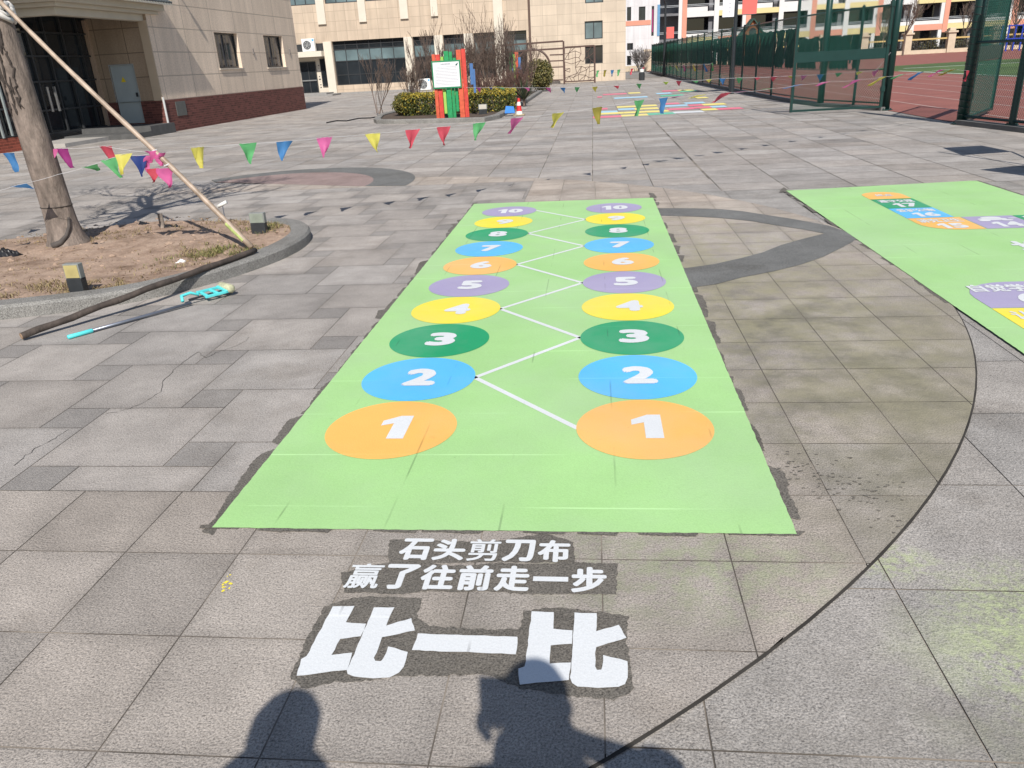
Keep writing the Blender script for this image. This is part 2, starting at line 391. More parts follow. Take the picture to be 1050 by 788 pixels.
# ------------------------------------------------------------------ painted game mats
white=paint_mat('white_road_paint',(0.64,0.66,0.68),var=0.05)
C_OR=paint_mat('orange_paint',(0.80,0.44,0.115)); C_BL=paint_mat('blue_paint',(0.10,0.45,0.83)); C_GR=paint_mat('green_paint',(0.018,0.31,0.13)); C_YE=paint_mat('yellow_paint',(0.80,0.66,0.05)); C_PU=paint_mat('purple_paint',(0.345,0.305,0.475))
C_LG=paint_mat('light_green_paint',(0.340,0.575,0.235))
stain=granite('overspray_dark',(0.150,0.137,0.120),0.40)
def smear(mb,poly,seed,z=0.0025,amp=0.012): flat(mb,jag(jag(poly,amp*0.8,0.07,seed+1),amp*0.35,0.012,seed),0.0012+0.000045*len(mb.f))
mat1=thing('painted_game_board',(-0.38,6.0,0.0),'long light green painted board with two columns of numbered circles joined by a white zigzag','painted game')
X0,X1,Y0,Y1=-1.475,0.706,2.419,9.617
mb=MB(); flat(mb,jag([(X0,Y0),(X1,Y0),(X1,Y1),(X0,Y1)],0.002,0.03,5),0.004); mb.build('board_field',C_LG,mat1)
mb=MB(); rr=random.Random(8)
y=Y0-0.02
while y<Y1:                                # dark masking smears along the two long sides and the front
    L=rr.uniform(0.15,0.6); wd=rr.choice((0.012,0.018,0.025,0.04,0.075))*rr.uniform(.7,1.2)
    smear(mb,[(X0-wd*rr.uniform(0.3,1),y),(X0+0.03,y-0.03),(X0+0.03,y+L),(X0-wd,y+L*0.8)],rr.randrange(9999))
    y+=L*rr.uniform(0.8,1.25)
y=Y0+0.1
while y<Y1:
    L=rr.uniform(0.15,0.5); wd=rr.uniform(0.01,0.06)
    smear(mb,[(X1-0.03,y),(X1+wd*rr.uniform(0.3,1),y),(X1+wd,y+L*0.8),(X1-0.03,y+L)],rr.randrange(9999),0.0022)
    y+=L*rr.uniform(0.9,1.5)
x=X0-0.05
while x<X1-0.1:
    L=rr.uniform(0.15,0.35); wd=rr.uniform(0.006,0.024)
    smear(mb,[(x,Y0-wd*0.6),(x+L*0.9,Y0-wd),(x+L,Y0+0.02),(x,Y0+0.02)],rr.randrange(9999),0.002,0.006); x+=L*rr.uniform(1.0,1.6)
mb.build('paint_smear',stain,mat1)['kind']='stuff'
cols=[('orange',C_OR),('blue',C_BL),('green',C_GR),('yellow',C_YE),('purple',C_PU)]
r0=0.315; xl,xr=-0.978,0.222
ys=[3.285+0.6365*k for k in range(10)]
mb=MB()
for k in range(9):
    if k%2==0: A=Vector((xr-r0,ys[k],0)); B=Vector((xl+r0,ys[k+1],0))
    else: A=Vector((xl+r0,ys[k],0)); B=Vector((xr-r0,ys[k+1],0))
    d=(B-A).normalized(); n=Vector((-d.y,d.x,0))*0.0155; A=A-d*0.012; B=B+d*0.012
    mb.quad((*(A-n)[:2],0.0052),(*(B-n)[:2],0.0052),(*(B+n)[:2],0.0052),(*(A+n)[:2],0.0052))
mb.build('zigzag_line',white,mat1)
for side,xc in (('left',xl),('right',xr)):
    for k in range(10):
        nm,m=cols[k%5]
        mb=MB(); flat(mb,[(xc+r0*math.cos(2*math.pi*q/72),ys[k]+r0*math.sin(2*math.pi*q/72)) for q in range(72)],0.006)
        c=mb.build('circle',m,mat1,label='%s circle numbered %d in the %s column'%(nm,k+1,side))
        wn=0.185 if k<9 else 0.29
        if k==0: wn=0.14
        tx=text_mesh('number',str(k+1),white,mat1,(xc+0.012,ys[k]+0.01,0.0075),wn,0.25,offset=0.055)
        tx.parent=c
# second board on the right
mat2=thing('painted_game_board',(3.45,6.3,0.0),'light green painted board at the right edge with a path of lettered and numbered cells','painted game')
mb=MB(); flat(mb,jag([(2.31,2.6),(4.57,2.6),(4.57,10.03),(4.5,10.05),(2.30,9.8)],0.002,0.03,6),0.004); mb.build('board_field',C_LG,mat2)
mb=MB(); y=5.15
while y<9.8:
    L=rr.uniform(0.2,0.7); wd=rr.uniform(0.008,0.03)
    smear(mb,[(2.29-wd*rr.uniform(0.3,1),y),(2.34,y-0.03),(2.34,y+L),(2.29-wd,y+L*0.8)],rr.randrange(9999),0.0022); y+=L*rr.uniform(1.1,2.2)
smear(mb,[(2.2,9.72),(2.4,9.78),(2.4,9.86),(2.25,9.86)],7,0.0022)
smear(mb,[(4.5,9.0),(4.61,9.0),(4.61,10.06),(4.5,10.06)],9,0.0022)
mb.build('paint_smear',stain,mat2)['kind']='stuff'
def rcell(x0,y0,x1,y1,rs):
    out=[]
    for (cx,cy,a0,r) in ((x0,y0,180,rs[0]),(x1,y0,270,rs[1]),(x1,y1,0,rs[2]),(x0,y1,90,rs[3])):
        if r==0: out.append((cx,cy)); continue
        ox=cx+(r if cx==x0 else -r); oy=cy+(r if cy==y0 else -r)
        out+=[(ox+r*math.cos(rad(a0+q*15)),oy+r*math.sin(rad(a0+q*15))) for q in range(7)]
    return out
xa,xb=3.02,3.455
cells=[((xa,9.0,xb,9.46),(0,0,.2,.2),C_OR,'终点','','orange end cell'),((xa,8.44,xb,8.99),(0,0,0,0),C_GR,'遵守交规','17','green cell numbered 17'),((xa,7.91,xb,8.43),(0,0,0,0),C_BL,'爱护公物','16','blue cell numbered 16'),
       ((xa,7.34,xb+0.045,7.90),(.3,0,0,0),C_OR,'讲究卫生','15','orange cell numbered 15'),((3.51,7.34,3.97,7.90),(0,0,0,0),C_PU,None,'14','purple cell numbered 14'),((3.98,7.34,4.42,7.90),(0,0,.0,0),C_GR,'帮助他人','13','green cell at the edge'),
       ((2.50,5.0,3.1,5.60),(0,0,0,.36),C_PU,'自觉学习','6','purple cell numbered 6'),((2.50,4.42,3.1,4.99),(0,0,0,0),C_YE,'认真听讲','7','yellow cell'),((3.11,5.0,3.7,5.60),(0,0,0,0),C_BL,'','5','blue cell')]
for (q,rs,m,tx,num,lb) in cells:
    mb=MB(); flat(mb,rcell(*q,rs),0.006); c=mb.build('cell',m,mat2,label=lb)
    cx=(q[0]+q[2])/2; h=q[3]-q[1]; wd=q[2]-q[0]
    if num: text_mesh('number',num,white,c,(cx+0.02,q[1]+h*(0.3 if tx!='' else 0.5),0.0075),0.24 if len(num)==2 else 0.15,h*0.40,0.05)
    if tx: text_mesh('lettering',tx,white,c,(cx,q[1]+h*(0.74 if num else 0.5),0.0075),wd*(0.82 if len(tx)>2 else 0.42),h*0.3,0.03)
    if tx is None:
        mb=MB()
        for (ex,ey,ra,rb) in ((0.22,0.36,0.13,0.055),(0.13,0.30,0.05,0.035),(0.33,0.30,0.05,0.03),(0.23,0.42,0.09,0.05),(0.40,0.37,0.04,0.02)):
            flat(mb,[(q[0]+ex+ra*math.cos(t*0.35),q[1]+ey+0.05+rb*math.sin(t*0.35)) for t in range(18)],0.0075+0.0003*len(mb.f))
        mb.build('picture_mark',white,c)
text_mesh('lettering','地图',white,mat2,(3.72,6.62,0.006),0.62,0.42,0.03)
text_mesh('lettering','排排走',white,mat2,(3.75,6.15,0.006),0.85,0.3,0.03)
# lettering on the paving in front of the long board
cap=thing('painted_caption',(-0.4,2.2,0.0),'two lines of small white Chinese lettering painted below the long green board','painted lettering')
def zp(pts,x0,y0,s): return [tuple(G(x0+a/s,y0+b/s)[:2]) for a,b in pts]
mb=MB()
smear(mb,zp([(20,55),(180,45),(430,50),(620,55),(860,15),(1020,60),(1020,165),(640,170),(30,170)],395,545,5.25),1,0.002,0.011)
smear(mb,zp([(15,45),(180,8),(500,15),(800,10),(1040,12),(1040,125),(880,130),(500,112),(180,125),(20,120)],345,575,3.62),2,0.0022,0.011)
mb.build('backing_smear',stain,cap)
for body,x0,x1,y0,y1 in (('石头剪刀布',-0.71,-0.09,2.225,2.362),('赢了往前走一步',-0.855,0.035,2.062,2.205)):
    n=len(body); pw=(x1-x0)/n
    for k,ch in enumerate(body):
        cx=x0+pw*(k+0.5)
        hh=(y1-y0) if ch!='一' else 0.026
        text_mesh('character',ch,white,cap,(cx,(y0+y1)/2-0.0 ,0.005),pw*0.92,hh*0.97,(0.035 if ch not in '赢剪' else 0.016) if ch!='一' else 0.0)
big=thing('painted_slogan',(-0.4,1.85,0.0),'large white three character Chinese slogan painted on dark backing nearest the camera','painted lettering')
S=2.958
def bp(pts): return zp(pts,295,610,S)
mb=MB(); smear(mb,bp([(0,250),(30,180),(110,30),(200,10),(400,12),(395,70),(430,95),(695,105),(715,45),(820,45),(1030,65),(1045,290),(990,315),(850,300),(700,290),(600,240),(420,245),(250,262),(60,280)]),3,0.002,0.013); mb.build('backing_smear',stain,big)
def ch(polys,lb):
    mb=MB()
    for q in polys: flat(mb,jag(bp(q),0.0018,0.02,len(mb.v)),0.005)
    mb.build('character',white,big,label=lb)
ch([[(137,40),(204,38),(177,88),(238,92),(222,130),(160,138),(133,188),(197,180),(180,232),(28,250),(42,200),(58,190)],
    [(262,42),(325,42),(299,97),(375,75),(386,112),(288,133),(263,195),(267,204),(284,206),(291,199),(306,160),(365,178),(352,222),(338,240),(310,254),(262,257),(200,253),(184,244),(181,232)]],'left slanted character')
ch([[(395,122),(698,132),(692,184),(378,172)]],'middle single stroke')
ch([[(740,55),(808,57),(806,108),(864,112),(862,152),(797,158),(795,214),(858,210),(853,262),(705,277),(700,228),(720,222)],
    [(870,58),(938,60),(935,114),(1005,95),(1028,135),(935,163),(932,222),(938,232),(950,231),(956,222),(957,186),(1030,206),(1031,255),(1022,274),(1003,284),(940,286),(880,282),(863,272),(857,255)]],'right upright character')
# drips and splashes
mb=MB(); rr=random.Random(4)
for k in range(150):
    u=rr.random(); q=G(790+130*u+rr.uniform(-25,25),475+55*u*rr.uniform(0.2,1.3)+rr.uniform(-18,18)); s=rr.uniform(0.0015,0.0065)
    flat(mb,[(q.x+s*1.6*math.cos(t)*rr.uniform(.6,1.2),q.y+s*math.sin(t)*rr.uniform(.6,1.2)) for t in [k2*0.9 for k2 in range(7)]],0.0012+k*0.00001)
tag(mb.build('water_drips',stain),'scatter of dark wet drips on the slabs right of the long board','drips',kind='stuff')
mb=MB()
for k in range(12):
    q=G(233+rr.uniform(-5,5),598+rr.uniform(-9,9)); s=rr.uniform(0.002,0.007)
    flat(mb,[(q.x+s*math.cos(t)*rr.uniform(.6,1.2),q.y+s*1.3*math.sin(t)*rr.uniform(.6,1.2)) for t in [k2*0.9 for k2 in range(7)]],0.0012+k*0.00003)
tag(mb.build('paint_splash',C_YE),'small yellow paint splash on the slabs at lower left','paint splash',kind='stuff')

# painted strips far away on the plaza
P_PK=paint_mat('pink_paint',(0.72,0.16,0.24)); P_LB=paint_mat('pale_blue_paint',(0.36,0.60,0.75)); P_LY=paint_mat('pale_yellow_paint',(0.80,0.68,0.20)); P_TL=paint_mat('teal_paint',(0.12,0.50,0.33)); P_WH=white
far=thing('painted_game_board',(1.0,24.5,0),'colourful painted strip game lying far off on the plaza before the open gate','painted game')
strips=[(P_PK,70,310,325,297),(P_LY,325,296,565,282),(P_TL,565,286,800,266),(P_WH,800,272,1050,250),(P_LY,80,282,345,266),(P_LB,90,268,290,252),(P_LY,350,272,745,246),(P_LB,300,245,440,228),(P_LY,445,240,650,222),(P_PK,90,240,200,228),
        (P_LY,285,220,640,200),(P_LB,710,215,920,196),(P_PK,740,244,960,226),(P_PK,960,232,1120,212),(P_PK,720,192,840,182),(P_LB,900,188,1060,172),(P_LY,1050,205,1240,182),(P_LB,1140,222,1250,206),(P_LY,1060,250,1330,222),(P_PK,930,208,1050,196),(P_PK,1190,240,1400,224),
        (P_LB,260,140,560,126),(P_PK,160,110,370,96),(P_LY,390,98,490,86),(P_TL,680,122,880,108),(P_LB,640,100,770,92),(P_TL,860,84,990,68),(P_LY,840,74,960,62),(P_PK,110,136,150,122),(P_PK,700,82,820,66),(P_LY,1000,140,1090,130)]
for k,(m,a0,b0,a1,b1) in enumerate(strips):
    s=8.75; A=G(600+a0/s,85+b0/s); B=G(600+a1/s,85+b1/s)
    yy=min(A.y,B.y); 
    mb=MB(); ym=(A.y+B.y)/2; hh=0.34+0.016*(ym-22); flat(mb,[(A.x,ym-hh),(B.x,ym-hh),(B.x,ym+hh),(A.x,ym+hh)],0.0003*k-0.0055); mb.build('strip',m,far)
# ------------------------------------------------------------------ planting bed with tree (left)
stone=granite('kerb_granite',(0.235,0.228,0.215),0.5)
ko=[(-9.5,4.25),(-7.0,4.55),(-5.6,4.8),(-4.46,5.17),(-4.05,5.32),(-3.72,5.48),(-3.45,5.72),(-3.22,6.05),(-3.05,6.42),(-2.92,6.8),(-2.86,7.24),(-2.88,7.6),(-2.95,7.88),(-3.08,8.15),(-3.28,8.40),(-3.6,8.55)]
bk=[(-4.4,8.85),(-5.3,8.9),(-6.3,8.25),(-7.4,7.75),(-9.5,7.2)]
def offset(pts,d):
    out=[]
    for i,p in enumerate(pts):
        a=Vector(pts[max(i-1,0)]); b=Vector(pts[min(i+1,len(pts)-1)]); t=(b-a).normalized(); out.append((p[0]-t.y*d,p[1]+t.x*d))
    return out
def sweep(mb,path,prof):
    """prof: (inward offset, z) closed profile swept along path"""
    rows=[offset(path,o) for o,_ in prof]; n=len(prof); vs=[]; fs=[]
    for i in range(len(path)):
        for k,(o,z) in enumerate(prof): vs.append((rows[k][i][0],rows[k][i][1],z))
    for i in range(len(path)-1):
        for k in range(n): fs.append((i*n+k,(i+1)*n+k,(i+1)*n+(k+1)%n,i*n+(k+1)%n))
    fs.append(tuple(range(n))); fs.append(tuple((len(path)-1)*n+k for k in range(n-1,-1,-1))); mb.add(vs,fs)
def dense(path,step=0.12):
    out=[]
    for i in range(len(path)-1):
        a=Vector(path[i]);b=Vector(path[i+1]);n=max(1,int((b-a).length/step))
        for k in range(n): out.append(tuple(a.lerp(b,k/n)))
    return out+[path[-1]]
def chaikin(p,n=2):
    for _ in range(n):
        q=[p[0]]
        for i in range(len(p)-1):
            a,b=Vector(p[i]),Vector(p[i+1]); q+=[tuple(a.lerp(b,.25)),tuple(a.lerp(b,.75))]
        p=q+[p[-1]]
    return p
kpath=chaikin(ko,2)
mb=MB(); sweep(mb,kpath,[(0,-0.01),(0.0,0.085),(0.02,0.108),(0.19,0.108),(0.20,0.09),(0.20,-0.01)])
tag(mb.build('kerb',stone,smooth=False),'curved grey granite kerb around the end of the left planting bed','kerb')
soilm=NT('soil'); c=soilm.ramp(soilm.noise(5,6,0.65),[(0.3,(0.19,0.125,0.085)),(0.55,(0.36,0.255,0.19)),(0.75,(0.42,0.31,0.235))]); c=soilm.mix('MULTIPLY',1.0,c,soilm.ramp(soilm.noise(60,4,0.7),[(0.3,0.7),(0.6,1.08)])); soilm.base(c); soilm.rough(0.95); soilm.bump(soilm.noise(45,5,0.7),0.6,0.02)
inner=offset(kpath,0.19)+bk
def inside(p,poly):
    x,y=p; r=False
    for i in range(len(poly)):
        x1,y1=poly[i]; x2,y2=poly[i-1]
        if (y1>y)!=(y2>y) and x<(x2-x1)*(y-y1)/(y2-y1)+x1: r=not r
    return r
from mathutils import noise as mn
def soil_z(x,y): return 0.075+0.03*mn.noise(Vector((x*1.1,y*1.1,0)))+0.014*mn.noise(Vector((x*5,y*5,3)))+0.006*mn.noise(Vector((x*15,y*15,7)))
bm=bmesh.new()
vsl=[bm.verts.new((p[0],p[1],0)) for p in inner]; bm.faces.new(vsl)
for ax,lo,hi in ((0,-9.5,-2.8),(1,4.2,9.2)):
    q=lo
    while q<hi:
        no=(1,0,0) if ax==0 else (0,1,0); cop=(q,0,0) if ax==0 else (0,q,0)
        bmesh.ops.bisect_plane(bm,geom=bm.verts[:]+bm.edges[:]+bm.faces[:],plane_co=cop,plane_no=no); q+=0.055
edgepts=[Vector(p) for p in bk]
for v in bm.verts:
    d=1e9
    for i in range(len(bk)-1):
        a,b2_=edgepts[i],edgepts[i+1]; ab=b2_-a; t=max(0,min(1,(v.co.to_2d()-a).dot(ab)/ab.length_squared)); d=min(d,(v.co.to_2d()-a-ab*t).length)
    k=min(1,d/0.25); v.co.z=soil_z(v.co.x,v.co.y)*k+0.006
me=D.meshes.new('soil'); bm.to_mesh(me); bm.free(); me.materials.append(soilm.m); me.polygons.foreach_set('use_smooth',[True]*len(me.polygons)); so_=D.objects.new('soil',me); COL.objects.link(so_); struct(so_)
# dry grass and weeds
leafm=leaf_mat('leaf_tone'); rr=random.Random(21)
mb=MB()
def blades(cx,cy,sx,sy,n,h,palette,zf=soil_z):
    for _ in range(n):
        x=rr.gauss(cx,sx);y=rr.gauss(cy,sy)
        if mn.noise(Vector((x*6,y*6,1.5)))<rr.uniform(-0.25,0.3): continue
        if not inside((x,y),inner): continue
        z=zf(x,y); a=rr.uniform(0,6.283); l=rr.uniform(0.4,1)*h; ln=rr.uniform(0.6,2.2); w_=0.003
        d=Vector((math.cos(a),math.sin(a),0)); s_=Vector((-d.y,d.x,0))*w_; p0=Vector((x,y,z)); p1=p0+d*l*ln*0.5+Vector((0,0,l*0.7)); p2=p0+d*l*ln*1.1+Vector((0,0,l*(0.9-0.5*ln)))
        mb.add([p0-s_,p0+s_,p1+s_*.8,p1-s_*.8,p2],[(0,1,2,3),(3,2,4)],rr.choice(palette))
dry=[(0.24,0.18,0.09),(0.30,0.24,0.12),(0.19,0.14,0.07),(0.14,0.10,0.055)]; grn=[(0.10,0.12,0.035),(0.16,0.165,0.05),(0.22,0.20,0.07)]
for (px_,py_,sx,sy,n,h,pal) in ((70,290,0.25,0.10,700,0.06,dry),(130,292,0.2,0.08,500,0.055,dry),(215,258,0.22,0.16,900,0.07,grn+dry),(235,255,0.14,0.10,500,0.06,grn),(275,232,0.16,0.2,800,0.07,grn+dry),(20,300,0.3,0.12,600,0.06,dry),(190,268,0.25,0.2,500,0.05,dry),(120,236,0.5,0.12,700,0.05,dry),(60,245,0.5,0.1,500,0.05,dry),(230,228,0.35,0.12,600,0.05,dry),(30,270,0.5,0.3,400,0.035,dry)):
    q=G(px_,py_,0.1); blades(q.x,q.y,sx,sy,n,h,pal)
tag(mb.build('dry_grass',leafm),'dry straw and green weeds scattered over the soil of the left bed','grass',kind='stuff')

mb=MB(); rr=random.Random(77)
def soil_spots(n):
    out=[]
    while len(out)<n:
        x=rr.uniform(-8.5,-2.95); y=rr.uniform(4.7,8.9)
        if inside((x,y),inner): out.append((x,y))
    return out
for x,y in soil_spots(900):
    c=Vector((x,y,soil_z(x,y)+0.004)); sz=rr.uniform(.008,.03); a=rr.uniform(0,6.28); u=Vector((math.cos(a),math.sin(a),rr.uniform(-.3,.3)))*sz; v_=Vector((-math.sin(a),math.cos(a),rr.uniform(-.3,.3)))*sz*.45
    mb.quad(c-u,c-v_,c+u,c+v_+Vector((0,0,.006)),tone=rr.choice([(0.13,0.075,0.04),(0.22,0.14,0.07),(0.09,0.055,0.035),(0.30,0.21,0.11)]))
tag(mb.build('leaf_litter',leafm),'small dead leaves strewn over the soil of the left bed','dead leaves',kind='stuff')
mb=MB()
for x,y in soil_spots(900):
    r=abs(rr.gauss(0,.010))+.004; c=Vector((x,y,soil_z(x,y)+r*.3)); vs=[c+Vector((dx*r*rr.uniform(.7,1.3),dy*r*rr.uniform(.7,1.3),dz*r*rr.uniform(.6,1.0))) for dx,dy,dz in ((1,0,0),(0,1,0),(-1,0,0),(0,-1,0),(0,0,1),(.6,.6,.5),(-.6,-.6,.5))]
    mb.add(vs,[(0,5,4),(5,1,4),(1,2,4),(2,6,4),(6,3,4),(3,0,4),(0,1,5),(2,3,6)])
tag(mb.build('soil_clods',soilm.m),'loose clods and pebbles on the soil of the left bed','clods',kind='stuff')

def branch(mb,p,d,r,L,depth,rg,spread=0.6,up=0.15,n=5,kids=(2,3),shrink=0.68,minr=0.003):
    pts=[p];rs=[r];q=p.copy();dd=d.copy(); seg=5
    for i in range(seg):
        dd=(dd+Vector((rg.gauss(0,.12),rg.gauss(0,.12),rg.gauss(0,.08)+up*0.15))).normalized(); q=q+dd*L/seg; pts.append(q.copy()); rs.append(max(minr,r*(1-0.5*(i+1)/seg)))
    mb.tube(pts,rs,n=max(3,n-1) if depth>0 else 3,caps=False)
    if depth<=0: return
    for k in range(rg.randint(*kids)+1):
        t=rg.uniform(0.35,1.0); i=min(seg-1,int(t*seg)); bp_=pts[i].lerp(pts[i+1],t*seg-i)
        ax=Vector((rg.gauss(0,1),rg.gauss(0,1),rg.gauss(0,1))); nd=(dd+ax.normalized()*spread+Vector((0,0,up))).normalized()
        branch(mb,bp_,nd,max(minr,rs[i]*0.7),L*shrink*rg.uniform(.75,1.15),depth-1,rg,spread,up,n-1,kids,shrink,minr)
bark=bark_mat('grey_bark',(0.215,0.172,0.145),0.5,5); bark2=bark_mat('lower_bark',(0.27,0.225,0.19),0.45,10); dkb=mat('dark_scar',(0.05,0.04,0.035),0.9,0.3,20,bump=0.5)
def tree(loc,lean,label,seed,group):
    t=thing('bare_tree',loc,label,'tree',group); L=Vector(loc); rg=random.Random(seed)
    mb=MB(); zs=[-0.12,0.0,0.03,0.07,0.13,0.22,0.36,0.55,0.8,1.1,1.4,1.7,2.0,2.3,2.6]; rs=[0.24,0.215,0.2,0.18,0.165,0.152,0.146,0.142,0.140,0.137,0.134,0.132,0.13,0.135,0.12]
    vs=[];fs=[];n=28
    for i,z in enumerate(zs):
        for k in range(n):
            th=2*math.pi*k/n; r=rs[i]*(1+0.05*mn.noise(Vector((math.cos(th)*2,math.sin(th)*2,z*3+seed)))+0.10*max(0,0.2-z)*5*0.5*math.sin(3*th+seed))
            vs.append(L+Vector((r*math.cos(th)+lean[0]*z,r*math.sin(th)+lean[1]*z,z)))
    for i in range(len(zs)-1):
        for k in range(n): fs.append((i*n+k,i*n+(k+1)%n,(i+1)*n+(k+1)%n,(i+1)*n+k))
    mb.add(vs,fs); tr=mb.build('trunk',bark,t,smooth=True)
    mb=MB()
    top=L+Vector((lean[0]*2.5,lean[1]*2.5,2.5))
    for k in range(6):
        a=k*1.05+rg.uniform(-.3,.3); branch(mb,top-Vector((0,0,rg.uniform(0,.35))),Vector((math.cos(a)*.75,math.sin(a)*.75,.85)).normalized(),0.058,1.25,4,rg,0.65,0.2,8,(2,3),0.72,0.004)
    mb.build('crown',bark,t,smooth=True)
    return t,tr
TB=G(70,249,0.09)
tr_l=(PY(16,80,TB.y)-TB); lean=(tr_l.x/(tr_l.z),0.0)
t1,trunk1=tree((TB.x,TB.y,0.08),lean,'bare street tree with grey trunk in the left planting bed, propped by a pole',5,'bare trees in the left bed')
def trunk_pt(z,ang,off=0.0,r=0.142):
    return Vector((TB.x+lean[0]*(z-0.08)+ (r+off)*math.cos(ang),TB.y+(r+off)*math.sin(ang),z))
# scar patches, tide band and tie on the trunk
mb=MB(); rr=random.Random(2)
for k in range(34):
    z=rr.uniform(1.35,2.25); a=rad(rr.uniform(-120,-55)); pts=[trunk_pt(z+q*rr.uniform(.03,.06),a+rr.uniform(-.12,.12),0.002,0.136) for q in range(4)]
    mb.tube(pts,[0.004,0.011,0.010,0.003],6)
mb.build('bark_scar',dkb,trunk1)
mb=MB()
strap=[trunk_pt(0.36,rad(-25),0.004,0.15),trunk_pt(0.27,rad(-35),0.008,0.155),trunk_pt(0.19,rad(-52),0.010,0.165),trunk_pt(0.13,rad(-72),0.014,0.18),trunk_pt(0.10,rad(-95),0.02,0.205)]
mb.tube(strap,[0.012,0.017,0.02,0.03,0.035],8); mb.build('root_strap',mat('strap_dark',(0.07,0.06,0.055),0.8,0.3,15,bump=0.4),trunk1,smooth=True)
mb=MB()
for q in range(1): mb.tube([trunk_pt(0.47,rad(20*k),0.0035,0.1425) for k in range(19)],0.006,6)
mb.build('tie_wire',dkb,trunk1)
mb=MB(); rg=random.Random(6)
for zz in (2.22,2.27,2.32): mb.tube([trunk_pt(zz+0.03*math.sin(k*1.3+zz*20),rad(20*k),0.012,0.135) for k in range(19)],[0.028+0.008*math.sin(k*2.1) for k in range(19)],7)
tag(mb.build('cloth_wrap',mat('white_cloth',(0.66,0.64,0.62),0.8,0.15,10),smooth=True),'white cloth wrapped round the tree trunk where the prop is tied','cloth')
tree((-10.3,6.2,0.0),(-0.02,0.0),'bare street tree standing just left of the frame, its branches shading the slabs',9,'bare trees in the left bed')
# bamboo prop
SB=G(258,254,0.09); ST=Vector((TB.x+lean[0]*2.3+0.12,TB.y-0.10,2.40))
bamb=NT('bamboo'); bx=bamb.noise(8,4); bamb.base(bamb.ramp(bx,[(0.3,(0.22,0.165,0.12)),(0.6,(0.40,0.31,0.24)),(0.8,(0.47,0.38,0.30))])); bamb.rough(0.5)
pr=thing('prop_pole',SB,'slanting pale bamboo pole propping the tree and carrying the bunting','pole')
mb=MB(); N=24; pts=[];rs=[]
for k in range(N+1):
    f=k/N; pts.append(SB.lerp(ST,f)+Vector((0.01*math.sin(f*7),0,0.012*math.sin(f*5)))); rs.append(0.026-0.006*f+(0.003 if k%4==0 else 0))
mb.tube(pts,rs,10); mb.build('shaft',bamb.m,pr,smooth=True)
mb=MB(); mb.tube([SB.lerp(ST,0.03),SB.lerp(ST,0.10)],0.0275,10); mb.build('green_foot',mat('green_stain',(0.38,0.45,0.16),0.7,0.3,20),pr)
# dark pole lying over the kerb
wood=bark_mat('dark_wood',(0.075,0.058,0.049),0.4,3)
A=G(22,345,0.035); Bm=G(150,297,0.135); C2=G(262,257,0.135)
lp=thing('wooden_pole',A,'dark wooden pole lying from the slabs up over the kerb of the left bed','pole')
mb=MB(); pts=[A.lerp(Bm,k/8) for k in range(8)]+[Bm.lerp(C2,k/8) for k in range(9)]; mb.tube([p+Vector((0,0,0.004*math.sin(i*1.7))) for i,p in enumerate(pts)],[0.024+0.0015*math.sin(i*2.3) for i in range(len(pts))],12); mb.build('shaft',wood,lp,smooth=True)
mb=MB(); d=(Bm-A).normalized(); mb.tube([A-d*0.004,A-d*0.001],[0.021,0.022],12); mb.build('cut_end',mat('cut_wood',(0.30,0.2,0.13),0.8,0.25,40),lp)
# squeegee / roller tool with teal fittings
teal=mat('teal_plastic',(0.10,0.60,0.62),0.35,0.05,8); steel=mat('grey_steel_tube',(0.22,0.24,0.29),0.35,0.08,10,metal=0.6)
A=G(70,346,0.016); B=G(196,311,0.022); H0=G(188,312,0.02); H1=G(232,303,0.02)
tl=thing('squeeze_mop',A,'long handled mop with teal grip and teal squeeze head lying on the slabs','mop')
d=(B-A).normalized(); n=Vector((-d.y,d.x,0))
mb=MB(); mb.tube([A+d*0.02,B],0.011,12); mb.build('handle',steel,tl,smooth=True)
mb=MB(); mb.tube([A-d*0.005,A,A+d*0.10,A+d*0.16,A+d*0.165],[0.010,0.0155,0.0145,0.0155,0.012],12); mb.build('grip',teal,tl,smooth=True)
L=(H1-H0).length
mb=MB()
def hp(u,v,z): return H0+d*u+n*v+Vector((0,0,z))
mb.tube([hp(0,0.0,0.02),hp(0.02,0.045,0.05),hp(0.10,0.055,0.055),hp(0.15,0.02,0.03)],[0.012,0.013,0.012,0.010],8)
mb.build('lever',teal,tl,smooth=True)
mb=MB(); mb.obox(hp(0.14,0.03,0.05),hp(0.36,0.05,0.04),0.022,0.02); mb.obox(hp(0.16,-0.05,0.02),hp(0.33,-0.06,0.02),0.022,0.02); mb.obox(hp(0.17,0.05,0.045),hp(0.18,-0.06,0.02),0.02,0.02); mb.obox(hp(0.25,0.05,0.045),hp(0.27,-0.06,0.02),0.02,0.02); mb.obox(hp(0.33,0.06,0.045),hp(0.34,-0.07,0.02),0.022,0.022); mb.build('squeeze_frame',teal,tl,bevel=0.003)
mb=MB(); mb.tube([hp(0.05,0,0.02),hp(0.34,-0.005,0.022)],0.009,8); mb.build('pull_rod',mat('black_rod',(0.03,0.03,0.035),0.4),tl)
mb=MB(); mb.tube([hp(0.365,0.085,0.04),hp(0.37,0.07,0.04),hp(0.375,-0.07,0.035),hp(0.376,-0.085,0.035)],[0.02,0.034,0.034,0.02],14); mb.build('sponge_roller',mat('dirty_sponge',(0.42,0.42,0.28),0.95,0.3,50,bump=0.6),tl,smooth=True)
